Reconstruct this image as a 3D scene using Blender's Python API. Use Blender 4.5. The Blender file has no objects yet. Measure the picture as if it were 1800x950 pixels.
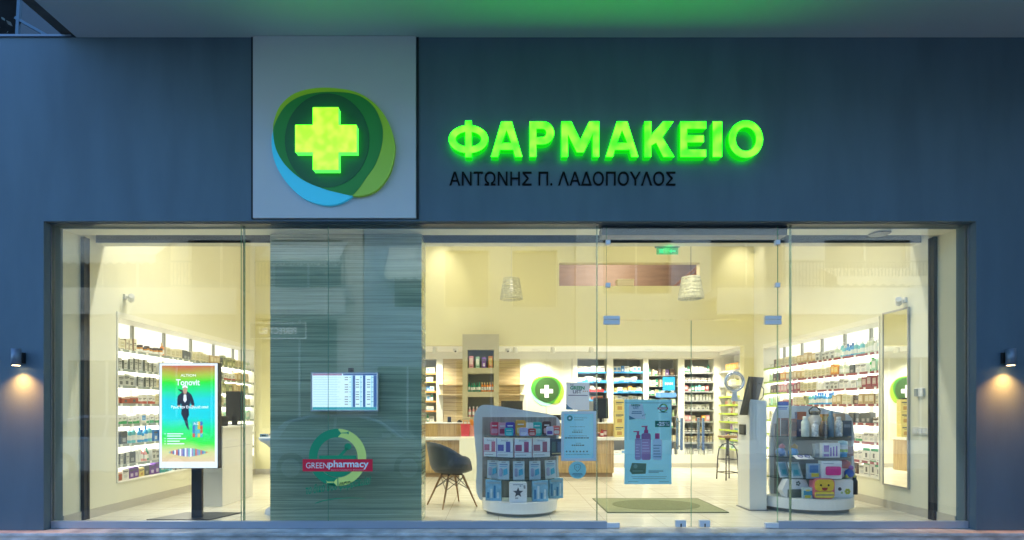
import bpy, bmesh, math, random
from mathutils import Vector, Matrix
R = math.radians
rnd = random.Random(7)
scn = bpy.context.scene
C = scn.collection

# ------------------------------------------------------------------ camera, world, sun, exposure
CAM_Y, CAM_Z, F = -6.04, 1.25, 1000.0          # focal length 1000 px on the 1800 px wide photograph
cd = bpy.data.cameras.new('camera'); cam = bpy.data.objects.new('camera', cd); C.objects.link(cam)
cd.sensor_width = 36.0; cd.lens = 36.0 * F / 1800.0
cd.shift_x = 24 / 1800.0; cd.shift_y = 245 / 1800.0
cd.clip_start = 0.05; cd.clip_end = 500
cam.location = (0, CAM_Y, CAM_Z); cam.rotation_euler = (R(90), 0, 0)
scn.camera = cam

SUN_EL, SUN_ROT = 24.0, 20.0
w = bpy.data.worlds.new('World'); scn.world = w; w.use_nodes = True
nt = w.node_tree; bg = nt.nodes['Background']
sky = nt.nodes.new('ShaderNodeTexSky'); sky.sky_type = 'NISHITA'; sky.sun_disc = False
sky.sun_elevation = R(SUN_EL); sky.sun_rotation = R(SUN_ROT)
tint = nt.nodes.new('ShaderNodeMix'); tint.data_type = 'RGBA'; tint.blend_type = 'MULTIPLY'
tint.inputs[0].default_value = 1.0; tint.inputs[7].default_value = (0.66, 0.91, 1.15, 1)
nt.links.new(sky.outputs[0], tint.inputs[6]); nt.links.new(tint.outputs[2], bg.inputs[0])
bg.inputs[1].default_value = 0.15
sl = bpy.data.lights.new('sun', 'SUN'); sl.energy = 0.02; sl.angle = R(20); sl.color = (1, .85, .7)
so = bpy.data.objects.new('sun', sl); C.objects.link(so)
so.rotation_euler = (R(90 - SUN_EL), 0, R(180 - SUN_ROT)); so.location = (0, 20, 20)
scn.view_settings.view_transform = 'Standard'; scn.view_settings.look = 'None'
scn.view_settings.exposure = 2.0; scn.view_settings.gamma = 1.0
cy = scn.cycles
cy.max_bounces = 10; cy.diffuse_bounces = 4; cy.glossy_bounces = 5; cy.transmission_bounces = 6
cy.transparent_max_bounces = 24; cy.caustics_reflective = False; cy.caustics_refractive = False
cy.sample_clamp_indirect = 6.0; cy.use_denoising = True

# ------------------------------------------------------------------ small helpers
def at(px, py, Y):
    """the point at depth Y that stands at this pixel of the 1800 x 950 photograph"""
    d = Y - CAM_Y
    return Vector(((px - 876) * d / F, Y, CAM_Z - (py - 720) * d / F))
def ax(px, Y): return (px - 876) * (Y - CAM_Y) / F
def az(py, Y): return CAM_Z - (py - 720) * (Y - CAM_Y) / F

MATS = {}
def mat(name, col, rough=.5, metal=0.0, var=0.0, vscale=6.0, bump=0.0, bscale=60.0, spec=.5, emit=None, estr=0.0, stretch=None, coat=0.0, trans=0.0, var2=None):
    if name in MATS: return MATS[name]
    m = bpy.data.materials.new(name); m.use_nodes = True; MATS[name] = m
    n = m.node_tree; b = n.nodes['Principled BSDF']
    b.inputs['Base Color'].default_value = (*col, 1); b.inputs['Roughness'].default_value = rough
    b.inputs['Metallic'].default_value = metal; b.inputs['Specular IOR Level'].default_value = spec
    if coat: b.inputs['Coat Weight'].default_value = coat
    if trans: b.inputs['Transmission Weight'].default_value = trans
    if emit:
        b.inputs['Emission Color'].default_value = (*emit, 1); b.inputs['Emission Strength'].default_value = estr
    tc = n.nodes.new('ShaderNodeTexCoord'); mp = n.nodes.new('ShaderNodeMapping')
    n.links.new(tc.outputs['Object'], mp.inputs[0])
    if stretch: mp.inputs['Scale'].default_value = stretch
    if var:
        nz = n.nodes.new('ShaderNodeTexNoise'); nz.inputs['Scale'].default_value = vscale; nz.inputs['Detail'].default_value = 6
        n.links.new(mp.outputs[0], nz.inputs[0])
        cr = n.nodes.new('ShaderNodeValToRGB'); e = cr.color_ramp.elements
        e[0].position = .3; e[1].position = .7
        e[0].color = (*[c * (1 - var) for c in col], 1)
        e[1].color = (*(var2 if var2 else [min(1, c * (1 + var)) for c in col]), 1)
        n.links.new(nz.outputs[0], cr.inputs[0]); n.links.new(cr.outputs[0], b.inputs['Base Color'])
    if bump:
        nb = n.nodes.new('ShaderNodeTexNoise'); nb.inputs['Scale'].default_value = bscale; nb.inputs['Detail'].default_value = 4
        n.links.new(mp.outputs[0], nb.inputs[0])
        bp = n.nodes.new('ShaderNodeBump'); bp.inputs['Strength'].default_value = bump; bp.inputs['Distance'].default_value = .01
        n.links.new(nb.outputs[0], bp.inputs['Height']); n.links.new(bp.outputs[0], b.inputs['Normal'])
    return m

LAMPS = .25                                          # the picture is exposed two stops up: lamps and screens are set for that
def glow(name, col, s, var=0.0, vscale=12.0, base=None):
    s = s * LAMPS
    m = mat(name, base or tuple(min(1, c * .5 + .2) for c in col), .35, emit=col, estr=s)
    if var and not m.get('v'):
        m['v'] = 1; n = m.node_tree; b = n.nodes['Principled BSDF']
        tc = n.nodes.new('ShaderNodeTexCoord'); nz = n.nodes.new('ShaderNodeTexNoise'); nz.inputs['Scale'].default_value = vscale; nz.inputs['Detail'].default_value = 1
        mr = n.nodes.new('ShaderNodeMapRange'); mr.inputs[1].default_value = .35; mr.inputs[2].default_value = .65
        mr.inputs[3].default_value = s * (1 - var); mr.inputs[4].default_value = s * (1 + var)
        n.links.new(tc.outputs['Object'], nz.inputs[0]); n.links.new(nz.outputs[0], mr.inputs[0]); n.links.new(mr.outputs[0], b.inputs['Emission Strength'])
    return m

def glow2(name, c1, c2, s, vscale, base):
    m = glow(name, c1, s, base=base); n = m.node_tree; b = n.nodes['Principled BSDF']
    tc = n.nodes.new('ShaderNodeTexCoord'); nz = n.nodes.new('ShaderNodeTexNoise'); nz.inputs['Scale'].default_value = vscale; nz.inputs['Detail'].default_value = .5
    cr = n.nodes.new('ShaderNodeValToRGB'); e = cr.color_ramp.elements; e[0].position = .34; e[1].position = .66; e[0].color = (*c1, 1); e[1].color = (*c2, 1)
    n.links.new(tc.outputs['Object'], nz.inputs[0]); n.links.new(nz.outputs[0], cr.inputs[0]); n.links.new(cr.outputs[0], b.inputs['Emission Color'])
    return m

def glass_mat(name, tintc=(.98, .995, .985), r0=.050, rough=0.0):
    """window glass: straight-through light plus a facing-dependent mirror reflection"""
    if name in MATS: return MATS[name]
    m = bpy.data.materials.new(name); m.use_nodes = True; MATS[name] = m
    n = m.node_tree; n.nodes.clear()
    out = n.nodes.new('ShaderNodeOutputMaterial'); mx = n.nodes.new('ShaderNodeMixShader')
    tr = n.nodes.new('ShaderNodeBsdfTransparent'); tr.inputs[0].default_value = (*tintc, 1)
    gl = n.nodes.new('ShaderNodeBsdfGlossy'); gl.inputs['Roughness'].default_value = rough; gl.inputs[0].default_value = (1, 1, 1, 1)
    lw = n.nodes.new('ShaderNodeLayerWeight'); lw.inputs[0].default_value = .5
    p = n.nodes.new('ShaderNodeMath'); p.operation = 'POWER'; p.inputs[1].default_value = 4
    q = n.nodes.new('ShaderNodeMath'); q.operation = 'MULTIPLY_ADD'; q.inputs[1].default_value = .9; q.inputs[2].default_value = r0
    n.links.new(lw.outputs['Facing'], p.inputs[0]); n.links.new(p.outputs[0], q.inputs[0])
    n.links.new(q.outputs[0], mx.inputs[0]); n.links.new(tr.outputs[0], mx.inputs[1]); n.links.new(gl.outputs[0], mx.inputs[2])
    n.links.new(mx.outputs[0], out.inputs[0])
    return m

_TXT = {}
def text_geo(s, bold=0.0):
    k = (s, bold)
    if k in _TXT: return _TXT[k]
    c = bpy.data.curves.new('t', 'FONT'); c.body = s; c.offset = bold; c.resolution_u = 4
    o = bpy.data.objects.new('t', c); C.objects.link(o); bpy.context.view_layer.update()
    me = bpy.data.meshes.new_from_object(o.evaluated_get(bpy.context.evaluated_depsgraph_get()))
    vs = [v.co.copy() for v in me.vertices]; fs = [tuple(p.vertices) for p in me.polygons]
    bm = bmesh.new(); bm.from_mesh(me); bm.edges.ensure_lookup_table()
    bmesh.ops.remove_doubles(bm, verts=bm.verts, dist=1e-5)
    vs = [v.co.copy() for v in bm.verts]; bm.verts.index_update()
    fs = [tuple(v.index for v in f.verts) for f in bm.faces]
    bd = []
    for e in bm.edges:
        if len(e.link_faces) == 1:
            l = e.link_loops[0]; bd.append((l.vert.index, l.link_loop_next.vert.index))
    bm.free(); bpy.data.objects.remove(o); bpy.data.curves.remove(c); bpy.data.meshes.remove(me)
    x0 = min(v.x for v in vs); x1 = max(v.x for v in vs); y0 = min(v.y for v in vs); y1 = max(v.y for v in vs)
    vs = [((v.x - x0) / (x1 - x0), (v.y - y0) / (y1 - y0)) for v in vs]
    _TXT[k] = (vs, fs, bd, (x1 - x0) / (y1 - y0)); return _TXT[k]

class MB:
    """collects boxes, prisms, lathes, tubes and lettering; build() links them as ONE mesh object"""
    def __init__(s): s.v = []; s.f = []; s.m = []; s.sm = []; s.T = None
    def add(s, vs, fs, mi=0, smooth=False):
        o = len(s.v)
        s.v += [s.T @ Vector(v) if s.T else Vector(v) for v in vs]
        s.f += [tuple(i + o for i in f) for f in fs]; s.m += [mi] * len(fs); s.sm += [smooth] * len(fs)
        return s
    def box(s, x0, x1, y0, y1, z0, z1, mi=0):
        if x0 > x1: x0, x1 = x1, x0
        if y0 > y1: y0, y1 = y1, y0
        if z0 > z1: z0, z1 = z1, z0
        return s.add([(x0, y0, z0), (x1, y0, z0), (x1, y1, z0), (x0, y1, z0), (x0, y0, z1), (x1, y0, z1), (x1, y1, z1), (x0, y1, z1)],
                     [(0, 3, 2, 1), (4, 5, 6, 7), (0, 1, 5, 4), (1, 2, 6, 5), (2, 3, 7, 6), (3, 0, 4, 7)], mi)
    def bar(s, a, b, wx, wy, mi=0):
        """square bar from a to b"""
        a = Vector(a); b = Vector(b); z = (b - a).normalized()
        u = z.cross(Vector((0, 1, 0))) if abs(z.y) < .9 else z.cross(Vector((1, 0, 0))); u.normalize(); v = z.cross(u)
        q = [a + u * i * wx / 2 + v * j * wy / 2 for i, j in ((-1, -1), (1, -1), (1, 1), (-1, 1))]
        q += [p + (b - a) for p in q]
        return s.add(q, [(0, 3, 2, 1), (4, 5, 6, 7), (0, 1, 5, 4), (1, 2, 6, 5), (2, 3, 7, 6), (3, 0, 4, 7)], mi)
    def prism(s, poly, y0, y1, mi=0, axis='y', side=None, smooth=False):
        """2D polygon (x,z) extruded along y (axis y), or (x,y) along z (axis z), or (y,z) along x (axis x)"""
        n = len(poly); a = sum(poly[i][0] * poly[(i + 1) % n][1] - poly[(i + 1) % n][0] * poly[i][1] for i in range(n))
        if a < 0: poly = poly[::-1]
        P = {'y': lambda p, t: (p[0], t, p[1]), 'z': lambda p, t: (p[0], p[1], t), 'x': lambda p, t: (t, p[0], p[1])}[axis]
        vs = [P(p, y0) for p in poly] + [P(p, y1) for p in poly]
        s.add(vs, [tuple(range(n)), tuple(range(2 * n - 1, n - 1, -1))], mi)
        s.add(vs, [(i, i + n, (i + 1) % n + n, (i + 1) % n) for i in range(n)], mi if side is None else side, smooth)
        return s
    def lathe(s, prof, seg=16, o=(0, 0, 0), mi=0, smooth=True, sx=1.0, sy=1.0, a0=0.0, a1=2 * math.pi):
        """profile [(r,z)] turned about z"""
        full = abs(a1 - a0 - 2 * math.pi) < 1e-6; k = seg if full else seg + 1
        vs = []
        for r, z in prof:
            for i in range(k):
                t = a0 + (a1 - a0) * i / seg
                vs.append((o[0] + r * sx * math.cos(t), o[1] + r * sy * math.sin(t), o[2] + z))
        fs = []
        for j in range(len(prof) - 1):
            for i in range(seg):
                i2 = (i + 1) % k
                fs.append((j * k + i, j * k + i2, (j + 1) * k + i2, (j + 1) * k + i))
        s.add(vs, fs, mi, smooth)
        for j, fl in ((0, 1), (len(prof) - 1, 0)):
            if prof[j][0] > 1e-4:
                r = list(range(j * k, j * k + k)); s.add(vs, [tuple(r[::-1] if fl else r)], mi)
        return s
    def tube(s, pts, r, seg=8, mi=0, closed=False):
        pts = [Vector(p) for p in pts]; n = len(pts); vs = []; fs = []
        rr = r if isinstance(r, (list, tuple)) else [r] * n
        pu = None
        for i, p in enumerate(pts):
            if closed: t = pts[(i + 1) % n] - pts[i - 1]
            else: t = pts[min(i + 1, n - 1)] - pts[max(i - 1, 0)]
            t.normalize()
            u = pu - t * pu.dot(t) if pu is not None else t.orthogonal()
            if u.length < 1e-5: u = t.orthogonal()
            u.normalize(); pu = u; v = t.cross(u)
            for k in range(seg):
                a = 2 * math.pi * k / seg; vs.append(p + (u * math.cos(a) + v * math.sin(a)) * rr[i])
        for i in range(n if closed else n - 1):
            j = (i + 1) % n
            for k in range(seg):
                k2 = (k + 1) % seg; fs.append((i * seg + k, i * seg + k2, j * seg + k2, j * seg + k))
        s.add(vs, fs, mi, True)
        if not closed: s.add(vs, [tuple(range(seg))[::-1], tuple(range((n - 1) * seg, n * seg))], mi)
        return s
    def text(s, t, x0, x1, z0, z1, y, depth=.001, mi=0, bold=0.0, side=None, shear=0.0):
        """lettering fitted to x0..x1, z0..z1 whose face is at y (facing -y), going back by depth"""
        vs, fs, bd, _ = text_geo(t, bold); n = len(vs)
        P = lambda v, yy: (x0 + (x1 - x0) * v[0] + shear * (z1 - z0) * v[1], yy, z0 + (z1 - z0) * v[1])
        A = [P(v, y) for v in vs]
        s.add(A, fs, mi)
        if depth > .0015:
            B = A + [P(v, y + depth) for v in vs]
            s.add(B, [tuple(i + n for i in f[::-1]) for f in fs], mi if side is None else side)
            s.add(B, [(b, a, a + n, b + n) for a, b in bd], mi if side is None else side)
        return s
    def textw(s, t, x0, z0, h, y, maxw=None, center=False, **k):
        asp = text_geo(t, k.get('bold', 0.0))[3]; wd = h * asp
        if maxw and wd > maxw: wd = maxw
        if center: x0 -= wd / 2
        return s.text(t, x0, x0 + wd, z0, z0 + h, y, **k)
    def mesh(s, name, mats):
        me = bpy.data.meshes.new(name); me.from_pydata([tuple(v) for v in s.v], [], s.f)
        for m in (mats if isinstance(mats, (list, tuple)) else [mats]): me.materials.append(m)
        me.polygons.foreach_set('material_index', s.m); me.polygons.foreach_set('use_smooth', s.sm)
        me.update(); return me
    def build(s, name, mats, parent=None, bevel=0.0, loc=None, rot=None):
        me = s.mesh(name, mats)
        o = bpy.data.objects.new(name, me); C.objects.link(o)
        if parent is not None:
            o.parent = parent
        if loc is not None: o.location = loc
        if rot is not None: o.rotation_euler = rot
        if bevel:
            b = o.modifiers.new('bevel', 'BEVEL'); b.width = bevel; b.segments = 2; b.limit_method = 'ANGLE'; b.angle_limit = R(40)
        return o

def tag(o, label, cat, group=None):
    o['label'] = label; o['category'] = cat
    if group: o['group'] = group
    return o
def thing(name, label, cat, loc=(0, 0, 0), rz=0, group=None):
    o = bpy.data.objects.new(name, None); o.empty_display_size = .1; C.objects.link(o)
    o.location = loc; o.rotation_euler = (0, 0, rz)
    return tag(o, label, cat, group)
def struct(o): o['kind'] = 'structure'; return o
def arc(cx, cz, r, a0, a1, n=24): return [(cx + r * math.cos(R(a0 + (a1 - a0) * i / n)), cz + r * math.sin(R(a0 + (a1 - a0) * i / n))) for i in range(n + 1)]
def rrect(x0, x1, z0, z1, r, n=5):
    return arc(x1 - r, z1 - r, r, 0, 90, n) + arc(x0 + r, z1 - r, r, 90, 180, n) + arc(x0 + r, z0 + r, r, 180, 270, n) + arc(x1 - r, z0 + r, r, 270, 360, n)
def smooth_loop(pts, n=4):
    """closed Catmull-Rom through the points"""
    out = []; k = len(pts)
    for i in range(k):
        p0, p1, p2, p3 = (Vector(pts[(i + j - 1) % k]) for j in range(4))
        for t in [q / n for q in range(n)]:
            out.append(tuple(.5 * ((2 * p1) + (p2 - p0) * t + (2 * p0 - 5 * p1 + 4 * p2 - p3) * t * t + (3 * p1 - p0 - 3 * p2 + p3) * t ** 3)))
    return out
def clip_poly(sub, clip):
    """Sutherland-Hodgman, clip polygon counter-clockwise"""
    n = len(clip)
    if sum(clip[i][0] * clip[(i + 1) % n][1] - clip[(i + 1) % n][0] * clip[i][1] for i in range(n)) < 0: clip = clip[::-1]
    out = list(sub)
    for i in range(n):
        a, b = clip[i], clip[(i + 1) % n]; inp, out = out, []
        side = lambda p: (b[0] - a[0]) * (p[1] - a[1]) - (b[1] - a[1]) * (p[0] - a[0])
        for j in range(len(inp)):
            p, q = inp[j], inp[(j + 1) % len(inp)]; sp, sq = side(p), side(q)
            if sp >= 0: out.append(p)
            if sp * sq < 0: t = sp / (sp - sq); out.append((p[0] + (q[0] - p[0]) * t, p[1] + (q[1] - p[1]) * t))
        if not out: return []
    return out
def lamp(name, kind, loc, energy, col, size=.5, rot=(0, 0, 0), size_y=None, spot=None, blend=.5):
    l = bpy.data.lights.new(name, kind); l.energy = energy * LAMPS; l.color = col
    if kind == 'AREA':
        l.size = size; l.spread = R(120 if size_y else 160)
        if size_y: l.shape = 'RECTANGLE'; l.size_y = size_y
    else: l.shadow_soft_size = size
    if kind == 'SPOT': l.spot_size = R(spot); l.spot_blend = blend
    o = bpy.data.objects.new(name, l); C.objects.link(o); o.location = loc; o.rotation_euler = rot
    return o

# ------------------------------------------------------------------ materials
M_FACADE = mat('facade_paint', (.082, .137, .186), .75, var=.09, vscale=2.2, stretch=(1.6, 1, .35), bump=.12, bscale=140)
M_PANEL = mat('fascia_panel_white', (.50, .53, .57), .55, var=.03, vscale=1.0)
M_SOFFIT = mat('soffit_paint', (.58, .64, .68), .8, var=.04, vscale=.8, bump=.08, bscale=120)
M_DARK = mat('joint_black', (.012, .014, .018), .7)
M_FRAME = mat('window_frame_metal', (.10, .14, .20), .4, metal=.3)
M_BLACK = mat('black_plastic', (.015, .016, .018), .4)
M_RAIL = mat('shutter_rail', (.012, .013, .02), .5)
M_CHROME = mat('chrome', (.75, .76, .78), .12, metal=1)
M_STEEL = mat('satin_steel', (.66, .70, .76), .35, metal=.15)
M_WHITE = mat('white_laminate', (.80, .79, .74), .4)
M_WHITEW = mat('white_warm', (.82, .80, .70), .5)
M_WALL = mat('wall_cream_paint', (.74, .69, .40), .75, var=.02, vscale=1.2)
M_WALLN = mat('wall_white_paint', (.76, .74, .58), .75, var=.02, vscale=1.2)
M_CEIL = mat('ceiling_white', (.80, .79, .72), .8)
M_SKIRT = mat('skirting_beige', (.50, .47, .40), .5)
M_GLASS = glass_mat('shop_glass')
M_GLASSE = mat('glass_edge_green', (.18, .42, .30), .15, spec=.6)
M_CLEAR = glass_mat('shelf_glass', (.86, .93, .9), .08)
M_MIRROR = mat('mirror', (.92, .94, .92), .02, metal=1)
M_PAPER = mat('paper_white', (.80, .81, .82), .6)

def wood_mat(name, c1, c2, scale=(1, 1, 1), rough=.45, sc=3.0):
    if name in MATS: return MATS[name]
    m = mat(name, c1, rough); n = m.node_tree; b = n.nodes['Principled BSDF']
    tc = n.nodes.new('ShaderNodeTexCoord'); mp = n.nodes.new('ShaderNodeMapping'); mp.inputs['Scale'].default_value = scale
    nz = n.nodes.new('ShaderNodeTexNoise'); nz.inputs['Scale'].default_value = sc; nz.inputs['Detail'].default_value = 8; nz.inputs['Distortion'].default_value = .6
    cr = n.nodes.new('ShaderNodeValToRGB'); e = cr.color_ramp.elements; e[0].position = .32; e[1].position = .68
    e[0].color = (*c2, 1); e[1].color = (*c1, 1)
    n.links.new(tc.outputs['Object'], mp.inputs[0]); n.links.new(mp.outputs[0], nz.inputs[0]); n.links.new(nz.outputs[0], cr.inputs[0]); n.links.new(cr.outputs[0], b.inputs['Base Color'])
    return m
M_WOODV = wood_mat('oak_vertical', (.56, .40, .17), (.30, .19, .07), (14, 14, .6))
M_WOODH = wood_mat('oak_horizontal', (.66, .54, .32), (.46, .34, .17), (.6, 3, 14))
M_LEG = wood_mat('chair_leg_wood', (.36, .22, .10), (.22, .12, .05), (20, 20, 1))
M_SLATE = wood_mat('grey_wood', (.46, .41, .36), (.28, .25, .22), (12, 12, .5))

def stone_mat():
    m = mat('striped_stone', (.2, .25, .25), .10, spec=.9); n = m.node_tree; b = n.nodes['Principled BSDF']
    tc = n.nodes.new('ShaderNodeTexCoord'); mp = n.nodes.new('ShaderNodeMapping'); mp.inputs['Scale'].default_value = (.30, .30, 26)
    nz = n.nodes.new('ShaderNodeTexNoise'); nz.inputs['Scale'].default_value = 2.2; nz.inputs['Detail'].default_value = 9; nz.inputs['Roughness'].default_value = .68; nz.inputs['Distortion'].default_value = .35
    cr = n.nodes.new('ShaderNodeValToRGB'); e = cr.color_ramp.elements; e[0].position = .25; e[1].position = .78
    e[0].color = (.11, .15, .105, 1); e[1].color = (.66, .72, .50, 1)
    x = e.new(.46); x.color = (.30, .37, .24, 1); x = e.new(.56); x.color = (.42, .49, .32, 1)
    n.links.new(tc.outputs['Object'], mp.inputs[0]); n.links.new(mp.outputs[0], nz.inputs[0]); n.links.new(nz.outputs[0], cr.inputs[0]); n.links.new(cr.outputs[0], b.inputs['Base Color'])
    return m
M_STONE = stone_mat()

def tile_mat():
    m = mat('floor_tile', (.62, .58, .48), .22); n = m.node_tree; b = n.nodes['Principled BSDF']
    tc = n.nodes.new('ShaderNodeTexCoord')
    br = n.nodes.new('ShaderNodeTexBrick'); br.offset = 0.0; br.inputs['Scale'].default_value = 1.0
    br.inputs['Brick Width'].default_value = .6; br.inputs['Row Height'].default_value = .6; br.inputs['Mortar Size'].default_value = .003
    nz = n.nodes.new('ShaderNodeTexNoise'); nz.inputs['Scale'].default_value = 3.5; nz.inputs['Detail'].default_value = 7
    mp = n.nodes.new('ShaderNodeMapping'); mp.inputs['Scale'].default_value = (.5, 2.5, 1)
    cr = n.nodes.new('ShaderNodeValToRGB'); e = cr.color_ramp.elements; e[0].position = .3; e[1].position = .7
    e[0].color = (.60, .57, .47, 1); e[1].color = (.73, .70, .59, 1)
    n.links.new(tc.outputs['Object'], mp.inputs[0]); n.links.new(mp.outputs[0], nz.inputs[0]); n.links.new(nz.outputs[0], cr.inputs[0])
    n.links.new(tc.outputs['Object'], br.inputs[0]); n.links.new(cr.outputs[0], br.inputs['Color1']); n.links.new(cr.outputs[0], br.inputs['Color2'])
    br.inputs['Mortar'].default_value = (.36, .33, .27, 1)
    n.links.new(br.outputs[0], b.inputs['Base Color'])
    return m
M_TILE = tile_mat()
M_MARBLE = mat('sill_marble', (.50, .52, .54), .35, var=.38, vscale=5, stretch=(1, 1, 2.5), bump=.05)
M_ASPHALT = mat('asphalt', (.05, .05, .052), .85, var=.25, vscale=30, bump=.3, bscale=200)
M_PAVE = mat('pavement_slabs', (.36, .36, .35), .8, var=.15, vscale=8, bump=.2)

# ------------------------------------------------------------------ street ground
struct(MB().box(-60, 60, -60, 12, -.46, -.404).build('ground', mat('earth', (.12, .11, .1), .9, var=.2)))
struct(MB().box(-40, 40, -9.6, -2.4, -.40, -.38).build('road', M_ASPHALT))
pv = MB().box(-40, 40, -2.4, -.33, -.40, -.25).box(-40, 40, -2.52, -2.4, -.40, -.252)
struct(pv.build('pavement', M_PAVE, bevel=.01))
struct(MB().box(-40, 40, -13, -9.6, -.40, -.25).build('far_pavement', M_PAVE, bevel=.01))

# ------------------------------------------------------------------ the shop building
XL, XR, YW, YG = -4.70, 4.94, -.16, -.04       # opening edges, wall face, glass plane
ZT = 3.195; ZS = 5.095                            # top of opening, soffit
fac = thing('shopfront_wall', 'dark blue grey rendered shop wall framing the wide lit window', 'wall')
b = MB()
b.box(-9.0, XL, YW, .10, 0.0, ZS).box(XR, 9.0, YW, .10, 0.0, ZS).box(XL, XR, YW, .10, ZT, ZS)
b.build('wall', M_FACADE, fac)
MB().box(-9.0, -4.40, YW - .02, .12, ZS, ZS + .022).build('coping', mat('coping_metal', (.12, .16, .22), .4, metal=.3), fac)
# marble plinth: slab and riser stones
sill = thing('marble_step', 'veined grey marble step running along the foot of the shopfront', 'step')
edges = [-9.0, -6.9, ax(189, -.25), -2.35, -1.05, .33, ax(1047, -.25), 2.36, 3.6, 5.3, 7.2, 9.0]
for i in range(len(edges) - 1):
    s_ = MB().box(edges[i] + .001, edges[i + 1] - .001, -.285, YG + .05, -.032, -.002)
    s_.build('slab', M_MARBLE, sill, bevel=.003)
    MB().box(edges[i] + .001, edges[i + 1] - .001, -.262, -.10, -.25, -.034).build('riser', M_MARBLE, sill)

# balcony overhang above
balc = thing('balcony_overhang', 'pale balcony overhang above the shop sign, its underside lit green', 'balcony')
MB().box(-4.36, 14, -2.95, 1.0, ZS, ZS + .22).build('soffit', M_SOFFIT, balc)
MB().box(-4.52, -4.36, -2.97, 1.0, ZS + .035, ZS + .40).build('edge_beam', mat('beam_brown', (.10, .095, .085), .7, var=.2), balc)
MB().box(-4.36, 14, -3.05, -2.95, ZS + .001, ZS + 1.2).build('parapet', M_SOFFIT, balc)
# dark upper storey set back behind the lower wall at the far left
up = thing('upper_storey', 'dark upper storey set back above the lower wall at the corner', 'building')
MB().box(-12, -4.0, 1.7, 1.9, 4.6, 11).build('wall', mat('upper_wall_dark', (.005, .006, .007), .95, var=.5, vscale=3, spec=.1), up)
MB().box(-9.0, -4.3, .10, 1.72, 4.9, 5.05).build('terrace', mat('terrace_dark', (.02, .022, .024), .95, spec=.1), up)
rl = MB()
for x in (-6.5, -5.55, -4.95): rl.bar((x, .5, 5.05), (x + .06, .5, 6.2), .035, .035)
rl.bar((-9, .5, 5.33), (-4.4, .5, 5.33), .05, .05).bar((-5.55, .5, 5.75), (-4.75, .5, 5.30), .03, .03)
rl.build('railing', mat('railing_blue_steel', (.04, .08, .12), .4, metal=.4), up)
wn = MB().box(-6.45, -5.7, 1.62, 1.698, 5.0, 7.2); wn.build('window', mat('upper_window', (.015, .02, .025), .1), up)
sh = thing('terrace_shrub', 'grey leafy shrub on the dark terrace above the wall corner', 'shrub', (-6.3, .75, 5.05))
lf = MB()
for i in range(420):
    p = Vector((rnd.gauss(0, .22), rnd.gauss(0, .14), abs(rnd.gauss(.45, .28)))); u = Vector((rnd.uniform(-1, 1), rnd.uniform(-1, 1), rnd.uniform(-1, 1))).normalized(); v = u.orthogonal().normalized(); q = rnd.uniform(.02, .045)
    lf.add([p - u * q, p + v * q * .5, p + u * q, p - v * q * .5], [(0, 1, 2, 3)], rnd.randint(0, 1))
lf.build('foliage', [mat('leaf_grey', (.15, .17, .17), .6), mat('leaf_dark', (.05, .07, .06), .6)], sh)
st = MB()
for i in range(6): st.tube([(0, 0, 0), (rnd.uniform(-.1, .1), rnd.uniform(-.1, .1), .3), (rnd.uniform(-.25, .25), rnd.uniform(-.15, .15), .7)], [.012, .008, .004], 6)
st.build('stem', mat('stem', (.08, .06, .04), .8), sh)

# ------------------------------------------------------------------ fascia panel, logo and letters
pnl = thing('sign_panel', 'square pale grey fascia panel that carries the round cross logo', 'sign panel')
YP = YW - .03
MB().box(ax(444.5, YP), ax(731, YP), YP, YW - .001, az(383.5, YP), ZS - .004).build('panel', M_PANEL, pnl, bevel=.002)
MB().box(ax(440, YP), ax(443.6, YP), YW - .012, YW - .001, ZT + .02, ZS - .004).build('edge_joint', M_DARK, pnl)
MB().box(ax(732, YP), ax(735.5, YP), YW - .012, YW - .001, ZT + .02, ZS - .004).build('edge_joint', M_DARK, pnl)

lg = thing('pharmacy_logo_sign', 'round green and blue logo sign with a glowing lime cross', 'sign', at(585, 255, YP))
def lp(pts, Y): return [(ax(430 + x / 2.375, Y) - lg.location.x, az(y / 2.375, Y) - lg.location.z) for x, y in pts]
YL = YP - .045
Bp = smooth_loop(lp([(119, 545), (124, 500), (150, 440), (210, 390), (300, 368), (400, 371), (480, 391), (550, 440), (600, 510), (627, 600), (622, 670), (602, 730), (560, 787), (510, 813), (455, 818), (395, 806), (325, 787), (240, 750), (170, 690), (130, 620)], YL))
Ap = smooth_loop(lp([(112, 590), (118, 650), (140, 710), (185, 775), (250, 830), (330, 855), (390, 850), (440, 825), (475, 790), (510, 740), (545, 690), (570, 620), (578, 560), (570, 510), (545, 455), (505, 415), (450, 392), (380, 385), (300, 388), (230, 405), (175, 440), (140, 490), (120, 540)], YL))
Cp = lp([(345 + 176 * math.cos(R(a)), 588 + 196 * math.sin(R(a))) for a in range(0, 360, 8)], YL)
AB = clip_poly(Ap, Bp); Cc = clip_poly(Cp, AB)
y0 = YL - lg.location.y
M_LIME = glow('logo_lime', (.15, .36, .006), .22, base=(.22, .42, .02)); M_CYAN = glow('logo_cyan', (.02, .42, .66), .35, base=(.03, .42, .62))
MB().prism(Ap, y0 + .004, -.002).build('cyan_disc', M_CYAN, lg)
MB().prism(Bp, y0, -.002).build('lime_disc', M_LIME, lg)
MB().prism(AB, y0 - .004, y0 + .03).build('green_disc', mat('logo_green', (.012, .24, .035), .5), lg)
MB().prism(Cc, y0 - .007, y0 + .02).build('dark_green_disc', mat('logo_dark_green', (.004, .105, .035), .5), lg)
YC = YL - .085
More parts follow.
